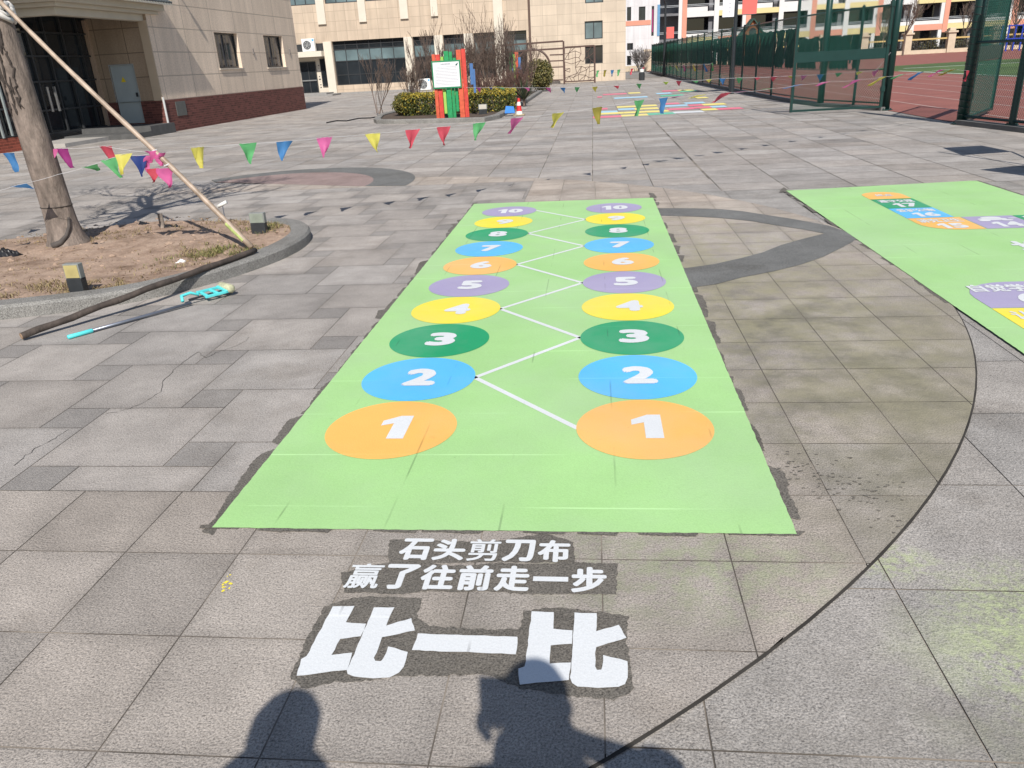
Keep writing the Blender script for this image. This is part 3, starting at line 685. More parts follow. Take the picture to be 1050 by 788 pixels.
# kerb-side bollard lights
def bedlight(px0,px1,pyt,pyb,label,panel,zb=0.07,grp='low garden lights in the beds',yaw=0.0):
    b=G((px0+px1)/2,pyb,zb); dist=(b-Vector((0,0,CAMH))).length; wd=(px1-px0)/F*dist*0.92; hz=PY((px0+px1)/2,pyt,b.y).z-zb
    t=thing('garden_light',b,label,'garden light',grp); hw=wd/2
    mb=MB(); mb.box(b.x-hw*0.95,b.x+hw*0.95,b.y-0.035,b.y+0.035,zb-0.05,zb+hz*0.52); mb.build('base',mat('black_cast_metal',(0.03,0.033,0.037),0.45,0.2,12),t,bevel=0.004)
    mb=MB(); mb.box(b.x-hw,b.x+hw,b.y-0.03,b.y+0.03,zb+hz*0.522,zb+hz); h=mb.build('lamp_head',mat('grey_cast_metal',(0.22,0.23,0.22),0.5,0.2,12),t,bevel=0.004)
    mb=MB(); mb.box(b.x-hw*0.86,b.x+hw*0.86,b.y-0.034,b.y-0.0305,zb+hz*0.55,zb+hz*0.96); mb.build('diffuser',panel,h)
bedlight(74,90,270,301,'garden light with yellowed panel beside the kerb, nearest the camera',mat('yellowed_panel',(0.42,0.35,0.15),0.4,0.2,8))
bedlight(259,275,218,240,'garden light with grey panel at the rounded end of the left bed',mat('grey_panel',(0.24,0.27,0.23),0.3,0.2,8))
bedlight(491,500,107,118,'garden light with white top before the yellow hedge',mat('white_panel',(0.5,0.48,0.42),0.4,0.1,8),0.05)
bedlight(420,425,88,97,'small black garden light before the far facade, left of the bare shrubs',mat('dark_panel',(0.08,0.08,0.08),0.4,0.1,8),0.0)
# rags and litter on the soil
def rag(px_,py_,wx,wy,h,m,label,seed,cat='rag',grp=None,name='black_rag',z=0.085):
    c=G(px_,py_,z); rg=random.Random(seed); mb=MB(); nx=18; vs=[];fs=[]
    for i in range(nx):
        for j in range(nx):
            u=i/(nx-1)*2-1; v=j/(nx-1)*2-1; rr_=math.hypot(u,v); k=max(0,1-rr_*rr_*0.8)
            s=0.85+0.3*mn.noise(Vector((u*1.5,v*1.5,seed)))
            vs.append(c+Vector((u*wx*s,v*wy*s,-0.02+h*k*(0.6+0.8*mn.noise(Vector((u*3,v*3,seed+5))))+0.006)))
    for i in range(nx-1):
        for j in range(nx-1): fs.append((i*nx+j,(i+1)*nx+j,(i+1)*nx+j+1,i*nx+j+1))
    mb.add(vs,fs); o=mb.build(name,m,loc=tuple(c),smooth=True); sm=o.modifiers.new('thick','SOLIDIFY'); sm.thickness=0.006
    return tag(o,label,cat,grp)
blk=mat('black_plastic_film',(0.018,0.018,0.02),0.35,0.3,20)
rag(8,262,0.16,0.09,0.10,blk,'crumpled black plastic at the left frame edge on the soil',1,'plastic',None,'plastic_bag')
rag(100,250,0.13,0.05,0.03,blk,'flat black plastic strip right of the tree foot',2,'plastic',None,'plastic_bag')
rag(146,230,0.10,0.07,0.06,blk,'black rag at the back edge of the soil left of the short stub',3)
rag(176,233,0.15,0.05,0.05,blk,'black rag lying in front of the short wooden stub',4)
rag(186,267,0.045,0.03,0.03,mat('white_film',(0.75,0.75,0.75),0.5),'small white crumpled paper in the middle of the soil',5,'litter',None,'crumpled_paper')
rag(193,228,0.07,0.04,0.03,mat('white_film',(0.75,0.75,0.75)),'white crumpled wrapper beside the black rag behind the stub',6,'litter',None,'crumpled_paper')
q=G(167,234,0.08); mb=MB(); mb.tube([q,q+Vector((0,0,0.16))],[0.03,0.027],10); tag(mb.build('wooden_stub',bark2,loc=tuple(q)),'short sawn wooden stub standing at the back of the bed','stub')
q0=G(231,226,0.05); q1=G(230,216,0.05)+Vector((0,0,0.0)); rl=thing('paint_roller',q0,'white paint roller standing behind the bed beside the bamboo pole','paint roller')
pa=Vector((q0.x,q0.y,0.06)); pb=pa+Vector((0,0,0.16)); mb=MB(); mb.tube([pa,pb],0.006,6); mb.build('wire_handle',steel,rl)
mb=MB(); e=PY(236,209,pb.y)-PY(227,214,pb.y); mb.tube([pb-e.normalized()*0.06+Vector((0,0,0.015)),pb+e.normalized()*0.06+Vector((0,0,0.015))],0.021,10); mb.build('sleeve',mat('white_fleece',(0.75,0.75,0.72),0.95,0.1,40),rl,smooth=True)

# ------------------------------------------------------------------ bunting
flagm={k:mat('flag_'+k,c,0.55,0.10,12) for k,c in dict(yellow=(0.70,0.64,0.13),green=(0.14,0.48,0.19),blue=(0.08,0.26,0.56),pink=(0.70,0.15,0.38),red=(0.64,0.09,0.13),navy=(0.03,0.06,0.24),purple=(0.38,0.05,0.24),lime=(0.45,0.60,0.08),olive=(0.36,0.31,0.06)).items()}
for k,m_ in flagm.items():                     # thin cloth lets some light through
    t=m_.node_tree; b_=t.nodes['Principled BSDF']; tr_=t.nodes.new('ShaderNodeBsdfTranslucent'); mx=t.nodes.new('ShaderNodeMixShader'); mx.inputs[0].default_value=0.45
    src=b_.inputs['Base Color'].links[0].from_socket; t.links.new(src,tr_.inputs[0]); t.links.new(b_.outputs[0],mx.inputs[1]); t.links.new(tr_.outputs[0],mx.inputs[2]); t.links.new(mx.outputs[0],t.nodes['Material Output'].inputs[0])
cordm=mat('white_cord',(0.5,0.5,0.52),0.7)
def bunting(pts,flags,label,ends=(),cr=0.0017,size=0.22,blow=0.15,seed=1):
    """pts: list of world cord points in order; flags: (index, colour[, swing degrees, size])"""
    rg=random.Random(seed); t=thing('bunting_string',pts[0],label,'bunting','strings of bunting')
    mb=MB(); P_=[]
    for i in range(len(pts)-1):
        L=(pts[i+1]-pts[i]).length
        for k in range(4): f=k/4; P_.append(pts[i].lerp(pts[i+1],f)-Vector((0,0,0.06*min(L,2.0)*f*(1-f))))
    P_.append(pts[-1]); mb.tube(P_,cr,5); mb.build('cord',cordm,t)
    for fl in flags:
        i,colr=fl[0],fl[1]; sw=fl[2] if len(fl)>2 else rg.gauss(0,12); sz=fl[3] if len(fl)>3 else size
        p=pts[i]; a=pts[max(i-1,0)]; b_=pts[min(i+1,len(pts)-1)]; d=(b_-a); d.z*=0.6; d.normalize(); up=Vector((0,0,1)); nrm=d.cross(up).normalized()
        if nrm.y>0: nrm=-nrm
        down=(-up*math.cos(rad(sw))+(-nrm)*math.sin(rad(sw))+d*rg.uniform(-0.38,0.20)).normalized()
        mb=MB(); rows=7; vs=[];fs=[]; cv=rg.uniform(-1,1); ph=rg.uniform(0,6)
        for r_ in range(rows):
            f=r_/(rows-1)
            for k in range(5):
                u=(k/4-0.5)*(1-f*0.97)*sz*0.86
                vs.append(p+d*u+down*f*sz+nrm*(0.14*sz*math.sin(ph+f*4.2+k*0.9)*f+cv*0.16*sz*f*f+0.06*sz*math.cos(k*1.7+ph))+d*(0.05*sz*math.sin(ph*2+f*5)*f))
        for r_ in range(rows-1):
            for k in range(4): fs.append((r_*5+k,r_*5+k+1,r_*5+6+k,r_*5+5+k))
        mb.add(vs,fs); mb.build('flag',flagm[colr],t,smooth=True)
    return t
SK=SB.lerp(ST,0.385)                                   # where the strings are tied to the bamboo pole
PR_=Vector((7.28,17.1,1.0)); A2=Vector((SK.x,SK.y,0)); 
# string 2: from the pole to the right gate post. The flags' shadows on the slabs give its course.
pl=[(203,151,'yellow'),(254,147,'green'),(292,145,'blue'),(333,141,'pink'),(382,137,'yellow'),(423,133,'red'),(455,130,'red'),(492,126,'green'),(530,121,'pink'),(572,116,'yellow'),(613,110,'olive'),(655,103,'green'),(680,100.5,'blue'),(702,98,'purple'),(722,97,'yellow'),(746,95,'red'),(766,94,'pink'),(792,91,'green'),(819,87,'blue'),(848,84,'pink'),(879,82,'pink'),(905,79,'yellow'),(925,76.5,'green'),(944,74,'blue'),(966,71.5,'pink'),(978,71,'olive')]
L2a=Vector((-3.66,8.3,0)); L2b=Vector((-1.75,9.55,0)); L2c=PR_
pts=[SK]
for px_,py_,c_ in pl:
    if px_<470: q=PP(px_,py_,L2a,L2b)
    else: q=PP(px_,py_,L2b,L2c)
    pts.append(q)
pts.append(PR_)
fl=[]
for i,(px_,py_,c_) in enumerate(pl):
    if px_<520: fl.append((i+1,c_,random.gauss(0,8),0.215))
    elif px_<700: fl.append((i+1,c_,random.uniform(5,40),0.22))
    else: fl.append((i+1,c_,random.uniform(55,88),0.26))
fl.append((len(pts)-1,'red',10,0.2))
bunting(pts,fl,'bunting running from the bamboo pole across the plaza to the right gate post',seed=3,size=0.22)
# string 1: left of the pole behind the tree
pl=[(107,150,'red'),(62,152.5,'purple'),(53,153,'pink'),(8,157,'blue'),(-40,160,'yellow')]
pts=[SK]+[PP(a_,b_,(SK.x,SK.y+0.1),(-8.5,8.3)) for a_,b_,_ in pl]
bunting(pts,[(i+1,p_[2],random.gauss(0,8),0.2) for i,p_ in enumerate(pl)],'bunting leading left from the bamboo pole behind the tree trunk',seed=4)
# slack string: hanging from the pole in front of the trunk
pl=[(142,160,'navy'),(127,158,'yellow'),(112,163,'green'),(92,170,'green'),(60,179,None),(18,190,'blue'),(-30,203,'red')]
pts=[SK]+[PP(a_,b_,(SK.x,SK.y-0.03),(-8.5,6.6)) for a_,b_,_ in pl]
bunting(pts,[(i+1,p_[2],random.gauss(0,12) if i<3 else 70,0.19) for i,p_ in enumerate(pl) if p_[2]],'slack bunting hanging from the bamboo pole in front of the tree trunk',seed=5)
# knot of pink flags at the tie
kn=thing('flag_knot',SK,'knot of crumpled pink and red flags tied round the bamboo pole','flags'); rg=random.Random(5)
for c_,dx,dz,s in (('pink',-0.10,-0.02,0.16),('pink',0.05,0.0,0.13),('red',-0.04,-0.14,0.14),('pink',0.09,-0.14,0.20),('pink',-0.02,0.02,0.12)):
    mb=MB(); vs=[];fs=[]
    for r_ in range(6):
        f=r_/5
        for k in range(4): vs.append(SK+Vector((dx+(k/3-.5)*(1-f*.9)*s+0.02*math.sin(f*6+dx*40),-0.035+0.03*math.sin(k*2+f*5+dz*30),dz-f*s*0.9)))
    for r_ in range(5):
        for k in range(3): fs.append((r_*4+k,r_*4+k+1,r_*4+5+k,r_*4+4+k))
    mb.add(vs,fs); mb.build('flag',flagm[c_],kn,smooth=True)
mb=MB()
for q in range(2): 
    cc=SB.lerp(ST,0.39-0.055*q); mb.tube([cc+Vector((0.032*math.cos(k*.7),0.032*math.sin(k*.7),0.012*math.cos(k*.7))) for k in range(10)],0.008,6)
mb.build('tie_cord',cordm,kn)
# string 3: sign totem to the left gate post
A3=(-3.9,24.9); B3=(7.3,21.6)
pl=[(483,90,'yellow'),(491,90,'pink'),(502.5,90,'navy'),(514,90,'green'),(526,90,'yellow'),(540,90,'pink'),(562,90,'pink'),(577,90,'blue'),(592,89.5,'green'),(610,89,'yellow'),(632,88,'red'),(655,86,'green'),(683,84,'lime'),(696,83,'red'),(713,83,'green'),(727,81.5,'yellow'),(741,80.5,'blue'),(758,80,'green'),(777,79.5,'red'),(794,78.8,'red'),(811,78,'olive'),(825,77.5,'pink'),(841,76.5,'blue'),(860,75,'green'),(882,73.5,'yellow'),(898,72.5,'pink')]
pts=[PP(478,90,A3,B3)]+[PP(a_,b_,A3,B3) for a_,b_,_ in pl]+[Vector((7.3,21.6,1.35))]
bunting(pts,[(i+1,p_[2],random.uniform(30,70),0.2) for i,p_ in enumerate(pl)],'bunting from the red and green sign to the left gate post',seed=6,cr=0.0035)
# string 4: along the far green fence
pl=[(672.6,67.4,'pink'),(679.4,67.4,'blue'),(687,67,'green'),(693,67,'yellow'),(701,67,'pink'),(711,66.3,'yellow'),(722,65.7,'blue'),(730,65,'green')]
pts=[PX(a_,b_,5.62) for a_,b_,_ in pl]
bunting(pts,[(i,p_[2],20,0.4) for i,p_ in enumerate(pl)],'bunting hung along the far part of the green fence',seed=7,cr=0.008)
pl=[(613,72.5,'green'),(620.6,72,'olive'),(628,72,'blue'),(635,71.5,'green'),(648,70.5,'red'),(660,69,'red')]
pts=[PP(a_,b_,(0.1,55.2),(5.6,62)) for a_,b_,_ in pl]
bunting(pts,[(i,p_[2],10,0.42) for i,p_ in enumerate(pl)],'bunting before the right end of the beige facade',seed=8,cr=0.008)
# ------------------------------------------------------------------ wall helper
Z3=Vector((0,0,1))
class Wall:
    """vertical wall plane: origin O (ground), unit U along it, unit N outward"""
    def __init__(s,O,U,N): s.O=Vector(O); s.U=Vector(U); s.N=Vector(N)
    def p(s,u,z,d=0.0): return s.O+s.U*u+s.N*d+Z3*z
    def face(s,mb,u0,u1,z0,z1,holes=(),depth=0.15,d=0.0):
        us=sorted({u0,u1}|{h[0] for h in holes}|{h[1] for h in holes}); zs=sorted({z0,z1}|{h[2] for h in holes}|{h[3] for h in holes})
        for i in range(len(us)-1):
            for j in range(len(zs)-1):
                cu,cz=(us[i]+us[i+1])/2,(zs[j]+zs[j+1])/2
                if any(h[0]<cu<h[1] and h[2]<cz<h[3] for h in holes): continue
                mb.quad(s.p(us[i],zs[j],d),s.p(us[i+1],zs[j],d),s.p(us[i+1],zs[j+1],d),s.p(us[i],zs[j+1],d))
        for a,b,c,e in holes:
            k=d-depth
            mb.quad(s.p(a,c,d),s.p(a,e,d),s.p(a,e,k),s.p(a,c,k)); mb.quad(s.p(b,c,d),s.p(b,c,k),s.p(b,e,k),s.p(b,e,d))
            mb.quad(s.p(a,c,d),s.p(a,c,k),s.p(b,c,k),s.p(b,c,d)); mb.quad(s.p(a,e,d),s.p(b,e,d),s.p(b,e,k),s.p(a,e,k))
    def bar(s,mb,u0,u1,z0,z1,d0,d1):
        v=[s.p(u,z,d) for d in (d0,d1) for (u,z) in ((u0,z0),(u1,z0),(u1,z1),(u0,z1))]
        mb.add(v,[(0,1,2,3),(7,6,5,4),(0,4,5,1),(1,5,6,2),(2,6,7,3),(3,7,4,0)])
    def window(s,u0,u1,z0,z1,parent,frm,gls,nu=2,zr=(),depth=0.15,fw=0.05,name='window',label=None):
        mb=MB(); k=-depth
        s.bar(mb,u0,u1,z0,z0+fw,k,k+0.06); s.bar(mb,u0,u1,z1-fw,z1,k,k+0.06); s.bar(mb,u0,u0+fw,z0+fw,z1-fw,k,k+0.06); s.bar(mb,u1-fw,u1,z0+fw,z1-fw,k,k+0.06)
        for i in range(1,nu):
            u=u0+(u1-u0)*i/nu; s.bar(mb,u-fw/2,u+fw/2,z0+fw,z1-fw,k+0.002,k+0.055)
        for z in zr: s.bar(mb,u0+fw,u1-fw,z-fw/2,z+fw/2,k+0.004,k+0.052)
        o=mb.build(name,frm,parent,label=label)
        mb=MB(); mb.quad(s.p(u0,z0,k+0.02),s.p(u1,z0,k+0.02),s.p(u1,z1,k+0.02),s.p(u0,z1,k+0.02)); mb.build('pane',gls,o)
        return o
frame_dk=mat('dark_window_frame',(0.035,0.037,0.04),0.4,0.1,3)
glass_dk=glass_mat('dark_glass',(0.018,0.022,0.026)); glass_gr=glass_mat('blind_glass',(0.12,0.165,0.175),0.15)
# ------------------------------------------------------------------ building on the left
LB=thing('beige_building',(-13.95,26.0,0),'beige panelled building at left with brick base, dark glass entrance and tiled porch','building')
beige=(0.74,0.605,0.48)
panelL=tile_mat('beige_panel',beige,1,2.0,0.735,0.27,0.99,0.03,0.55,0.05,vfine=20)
panelD=tile_mat('beige_panel_shaded',(0.34,0.255,0.18),0,1.0,0.735,0.1,0.99,0.03,0.5,0.05,vfine=20)  # darker copy of the beige panel, porch shade put into its colour
brick=tile_mat('dark_red_brick',(0.115,0.040,0.032),1,0.23,0.075,0,0,0.012,1.7,0.35,0.8,True)
brickX=tile_mat('dark_red_brick_end',(0.115,0.040,0.032),0,0.23,0.075,0,0,0.012,1.7,0.35,0.8,True)
brickR=tile_mat('bright_red_brick',(0.30,0.075,0.045),1,0.23,0.075,0,0,0.014,1.5,0.25,0.8,True)
wF=Wall((-13.95,26.0,0),(0,1,0),(1,0,0)); holes=[(4.45,6.4,1.92,3.17),(8.9,10.95,1.90,3.17)]
mb=MB(); wF.face(mb,0,12.6,1.0,8.5,holes,0.2); mb.build('wall',panelL,LB)
mb=MB(); wF.bar(mb,0,12.6,0,1.0,-0.3,0.03); mb.build('brick_base',brick,LB)
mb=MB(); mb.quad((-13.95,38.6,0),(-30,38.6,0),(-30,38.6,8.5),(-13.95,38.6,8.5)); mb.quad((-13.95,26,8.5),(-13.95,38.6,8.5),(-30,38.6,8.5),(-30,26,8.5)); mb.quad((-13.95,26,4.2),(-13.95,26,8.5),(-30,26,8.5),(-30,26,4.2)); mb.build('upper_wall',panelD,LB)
for h in holes:
    o=wF.window(*h,LB,frame_dk,glass_dk,2,(),0.2,0.06)
    mb=MB(); wF.bar(mb,h[0]-0.06,h[1]+0.06,h[2]-0.05,h[2]-0.002,-0.19,0.05); mb.build('sill',mat('pale_sill',(0.5,0.44,0.37),0.6),o)
    mb=MB(); rg=random.Random(int(h[0]*10))
    for k in range(5):
        u=h[0]+0.15+(h[1]-h[0]-0.3)*k/5; wv=rg.uniform(0.12,0.26); 
        for q in range(5): mb.quad(wF.p(u+wv*q/5,h[2]+0.06,-0.179+0.0),wF.p(u+wv*(q+1)/5-0.01,h[2]+0.06,-0.179),wF.p(u+wv*(q+1)/5-0.01,h[3]-0.06,-0.179),wF.p(u+wv*q/5,h[3]-0.06,-0.179))
    mb.build('curtain',mat('grey_curtain',(0.12,0.12,0.13),0.25,0.3,7),o)
mb=MB(); wF.bar(mb,0.65,1.3,0.46,0.92,0.03,0.05); mb.build('service_hatch',mat('grey_hatch',(0.10,0.105,0.10),0.5,0.15,5),LB,bevel=0.006)
mb=MB()
for u in (7.6,11.55): mb.box(-13.95,-13.90,26+u-0.04,26+u+0.04,2.42,2.64)
mb.build('wall_sensor',mat('sensor_grey',(0.2,0.18,0.17),0.5),LB,bevel=0.01)
mb=MB(); mb.tube([(-13.95,27.9,4.75),(-13.67,27.9,4.80)],0.035,8); mb.lathe((-13.67,27.9,4.78),[(0.03,-0.06),(0.09,-0.05),(0.09,0.02),(0.03,0.06)],10); mb.build('shadow_bracket',frame_dk,LB)  # unseen bracket added above the view to cast the slanting wall shadow
mb=MB(); mb.tube([(-13.90,25.93,0.0),(-13.90,25.93,1.1)],0.035,8); mb.build('downpipe',mat('pale_pipe',(0.5,0.5,0.5),0.5),LB)
# entrance recess
wD=Wall((-16.1,26.0,0),(1,0,0),(0,-1,0))
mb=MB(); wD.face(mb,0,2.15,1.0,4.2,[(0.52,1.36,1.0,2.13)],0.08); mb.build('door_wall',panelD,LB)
mb=MB(); wD.face(mb,0,2.15,0,1.0,[(0.52,1.36,0.33,1.0)],0.08,0.02); mb.build('brick_base',brickX,LB)
mb=MB(); wD.bar(mb,0.52,1.36,0.33,2.13,-0.08,-0.04); dr=mb.build('door',mat('pale_steel_door',(0.36,0.41,0.42),0.4,0.06,3),LB,label='pale grey steel door with yellow warning triangle')
mb=MB(); wD.bar(mb,1.24,1.30,1.15,1.28,-0.04,0.0); mb.build('handle',frame_dk,dr)
mb=MB(); mb.quad(wD.p(0.80,1.62,-0.036),wD.p(0.98,1.62,-0.036),wD.p(0.89,1.79,-0.036)); mb.build('warning_triangle',mat('sign_yellow',(0.8,0.62,0.03),0.4),dr)
mb=MB(); wD.bar(mb,0.505,0.52,0.33,2.16,-0.07,0.012); wD.bar(mb,1.36,1.375,0.33,2.16,-0.07,0.012); wD.bar(mb,0.52,1.36,2.13,2.16,-0.07,0.012); mb.build('door_frame',mat('frame_grey',(0.33,0.35,0.35),0.5),LB)
mb=MB(); wD.bar(mb,1.86,2.145,1.0,3.4,0.001,0.035); mb.build('corner_pilaster',mat('cream_stone',(0.46,0.37,0.27),0.6,0.08,2),LB)
mb=MB(); wD.bar(mb,-0.02,0.10,0.3,3.5,0.0,0.10); mb.build('jamb',mat('tan_jamb',(0.40,0.29,0.21),0.6,0.08,2),LB)
wG=Wall((-16.1,20.0,0),(0,1,0),(1,0,0))
mb=MB(); mb.quad(wG.p(1.5,0.28,-0.03),wG.p(5.98,0.28,-0.03),wG.p(5.98,3.7,-0.03),wG.p(1.5,3.7,-0.03)); gl=mb.build('entrance_glass',glass_dk,LB)
mb=MB()
for u in (1.5,2.3,3.1,3.9,4.7,5.5,5.94): wG.bar(mb,u-0.03,u+0.03,0.28,3.7,-0.02,0.05)
for z in (0.30,0.95,1.75,2.45,3.1): wG.bar(mb,1.5,5.94,z-0.025,z+0.025,-0.019,0.045)
mb.build('mullion',frame_dk,gl)
for u_ in (3.3,3.62):
    mb=MB(); wG.bar(mb,u_,u_+0.05,0.9,1.6,0.05,0.11); mb.build('door_pull',mat('brushed_steel',(0.5,0.5,0.5),0.3,0.1,4,metal=0.8),gl)
# wing nearer the camera
wW=Wall((-15.68,8.0,0),(0,1,0),(1,0,0))
mb=MB(); wW.face(mb,0,13.5,0,0.36,(),0,0.03); mb.quad((-15.65,21.5,0),(-16.1,21.5,0),(-16.1,21.5,0.36),(-15.65,21.5,0.36)); mb.quad(wW.p(0,0.36,0.03),wW.p(13.5,0.36,0.03),wW.p(13.5,0.36,-0.4),wW.p(0,0.36,-0.4)); mb.build('low_brick_wall',brickR,LB)
mb=MB(); mb.quad(wW.p(0,0.36,-0.05),wW.p(13.45,0.36,-0.05),wW.p(13.45,3.7,-0.05),wW.p(0,3.7,-0.05)); g2=mb.build('wing_glass',glass_dk,LB)
mb=MB()
for k in range(14): wW.bar(mb,0.4+k-0.03,0.4+k+0.03,0.361,3.7,-0.045,0.01)
for z in (0.40,1.1,1.9,2.8): wW.bar(mb,0,13.45,z-0.025,z+0.025,-0.044,0.005)
mb.build('mullion',frame_dk,g2)
mb=MB()
for u,z0,z1 in ((12.55,0.37,1.0),(12.35,1.1,1.75),(12.9,0.4,1.9)): wW.bar(mb,u,u+0.05,z0,z1,0.0,0.05)
mb.build('pale_strip',mat('pale_strip',(0.25,0.28,0.28),0.4),g2)
mb=MB(); mb.box(-30,-15.7,8,25.99,3.72,3.74); mb.quad((-15.7,8,3.72),(-15.7,21.4,3.72),(-15.7,21.4,8),(-15.7,8,8)); mb.build('wing_upper_wall',panelL,LB)
# platform and steps
stepg=mat('step_granite',(0.085,0.085,0.085),0.7,0.2,6)
mb=MB(); mb.box(-16.08,-14.6,21.52,23.6,-0.01,0.10); mb.build('platform',mat('pale_granite',(0.36,0.34,0.32),0.8,0.15,5),LB)
mb=MB(); mb.box(-16.07,-13.7,23.6,24.5,-0.01,0.15); mb.box(-16.07,-13.7,24.5,25.97,-0.01,0.30); mb.build('steps',stepg,LB)
# porch roof: stepped cornice and tile field
corn=mat('cornice_paint',(0.50,0.455,0.37),0.6,0.08,1.5)
cn=MB()
for x1,y0,z0,z1 in ((-14.05,21.75,3.38,3.58),(-13.86,21.55,3.58,3.68),(-13.70,21.38,3.68,3.86)):
    ye=26.5+(x1+14.05)*0.8
    if z0<3.4: cn.box(x1-0.30,x1,y0,ye,z0,z1); cn.box(-16.05,x1-0.30,y0,y0+0.30,z0,z1); cn.box(-14.6,x1-0.30,ye-0.3,ye,z0,z1)
    else: cn.box(-16.05,x1,y0,ye,z0,z1)
cano=cn.build('porch_cornice',corn,LB,bevel=0.012)
mb=MB(); mb.box(-16.04,-14.36,22.06,25.95,3.55,3.578); mb.build('soffit',mat('soffit_shade',(0.09,0.075,0.06),0.6,0.1,1),cano)  # added dark sheet, the shade under the porch is put into its colour
tl_=MB(); tiles=mat('dark_glazed_tile',(0.045,0.055,0.06),0.35,0.3,3)
zl,zh=3.90,4.95; xl_,xh=-13.45,-15.7; yl,yh=21.15,26.9
tl_.quad((xl_,yl,zl),(xl_,yh,zl),(xh,yh-0.9,zh),(xh,yl+2.2,zh)); tl_.quad((xl_,yl,zl),(xh,yl+2.2,zh),(-17.5,yl+2.2,zh),(-17.5,yl,zl)); tl_.quad((xl_,yh,zl),(-13.9,yh,zl),(xh,yh-0.9,zh))
k=yl+0.06
while k<yh:
    f=min(1.0,max(0.05,(k-yl)/2.2)) if k<yl+2.2 else 1.0
    tl_.tube([(xl_+0.03,k,zl+0.015),(xl_+(xh-xl_)*f,k,zl+(zh-zl)*f+0.015)],0.035,6); k+=0.16
k=xl_-0.06
while k>-17.4:
    f=min(1.0,max(0.05,(xl_-k)/2.25))
    tl_.tube([(k,yl-0.03,zl+0.015),(k,yl+2.2*f,zl+(zh-zl)*f+0.015)],0.035,6); k-=0.16
tl_.build('porch_tiles',tiles,cano)
mb=MB(); mb.box(xl_-0.02,xl_+0.0,yl,yh,zl-0.06,zl-0.002); mb.box(-17.5,xl_-0.02,yl+0.0,yl+0.02,zl-0.06,zl-0.002); mb.box(-17.5,xl_-0.1,yl+0.1,yh-0.2,3.862,3.89); mb.build('eave_board',mat('eave_white',(0.66,0.62,0.52),0.6),cano)

LB.rotation_euler.z=rad(-1.3); LB.location.x-=0.15
# ------------------------------------------------------------------ long beige building at the back
YB=60.3
BB=thing('beige_building',(-10.0,YB,0),'long beige tiled building across the back of the plaza with cream pilasters','building')
peach=(0.52,0.415,0.315)
tileB=tile_mat('peach_tile',peach,0,0.78,0.66,0.1,0.30,0.022,0.62,0.06); creamm=mat('cream_pilaster',(0.62,0.56,0.47),0.6,0.06,1.2)
tileR=tile_mat('peach_tile_right',(0.55,0.455,0.355),0,1.02,0.66,0.4,0.5,0.022,0.66,0.05)
wB=Wall((0,YB,0),(1,0,0),(0,-1,0))
bays=[(-18.93,-13.57),(-12.92,-11.36),(-10.68,-9.18),(-8.48,-6.97),(-6.27,-4.68)]
hol=[(a,b,0.62,3.62) for a,b in bays]+[(-22.1,-19.6,0.0,2.65),(-22.05,-19.75,6.1,8.2),(-19.05,-16.7,6.1,8.2),(-16.1,-13.7,6.1,8.2),(-13.0,-11.45,6.1,8.2),(-10.85,-7.0,6.1,8.2)]
mb=MB(); wB.face(mb,-26,-4.34,0,12,hol,0.35); mb.build('wall',tileB,BB)
for i,(a,b) in enumerate(bays):
    nu=6 if i==0 else 2
    o=wB.window(a,b,0.62,3.62,BB,frame_dk,glass_dk,nu,(1.32,2.25,3.05,3.36),0.3,0.055)
    mb=MB(); wB.bar(mb,a+0.06,b-0.06,2.29,3.02,-0.278,-0.272); mb.build('blind',glass_gr,o)
for a,b in ((-22.05,-19.75),(-19.05,-16.7),(-16.1,-13.7),(-13.0,-11.45),(-10.85,-7.0)):
    wB.window(a,b,6.1,8.2,BB,frame_dk,glass_gr,3 if b-a<3 else 5,(),0.15,0.06)
for a,b,z0 in ((-19.55,-18.95,0),(-13.55,-12.94,0),(-11.34,-10.7,0),(-9.16,-8.5,0),(-6.95,-6.29,0),(-19.72,-19.12,4.78),(-16.66,-16.12,4.78),(-13.64,-13.06,4.82),(-11.4,-10.9,4.87)):
    mb=MB(); 
    if z0==0 and a!=-6.95: wB.bar(mb,a,b,0,3.63,0.002,0.14)
    elif z0==0: wB.bar(mb,a,b,0,12,0.002,0.14)
    else: wB.bar(mb,a,b,z0,12,0.002,0.14)
    mb.build('pilaster',creamm,BB)
mb=MB(); wB.bar(mb,-22.2,-19.56,2.66,3.02,0.003,0.75); mb.build('entry_canopy',creamm,BB)
mb=MB(); wB.bar(mb,-22.2,-19.6,3.03,3.55,0.004,0.02); mb.build('dark_vent',frame_dk,BB)
mb=MB(); mb.quad(wB.p(-22.1,0,-0.34),wB.p(-19.6,0,-0.34),wB.p(-19.6,2.65,-0.34),wB.p(-22.1,2.65,-0.34)); mb.build('entry_back_wall',creamm,BB)
d=wB.window(-21.65,-20.45,0.06,2.35,BB,frame_dk,glass_dk,2,(1.0,),0.3,0.07,name='entry_door')
mb=MB(); wB.bar(mb,-21.6,-20.5,1.02,1.10,-0.235,-0.20); mb.build('push_bar',mat('brushed_steel',(0.5,0.5,0.5)),d)
wB.window(-20.1,-19.65,0.6,2.5,BB,frame_dk,glass_dk,1,(),0.3,0.05)
mb=MB(); rg=random.Random(3)
for k in range(9): wB.bar(mb,-20.36+rg.uniform(0,.14),-20.26+rg.uniform(0,.06),0.5+k*0.19,0.58+k*0.19,-0.335,-0.33+0.001*k)
mb.build('wall_marks',mat('dark_print',(0.06,0.06,0.06)),BB)
mb=MB(); mb.box(-22.4,-18.6,YB-2.4,YB-0.01,-0.01,0.10); mb.box(-22.4,-19.2,YB-1.9,YB-0.01,0.10,0.20); mb.build('entry_steps',mat('grey_steps',(0.26,0.25,0.24),0.8),BB)
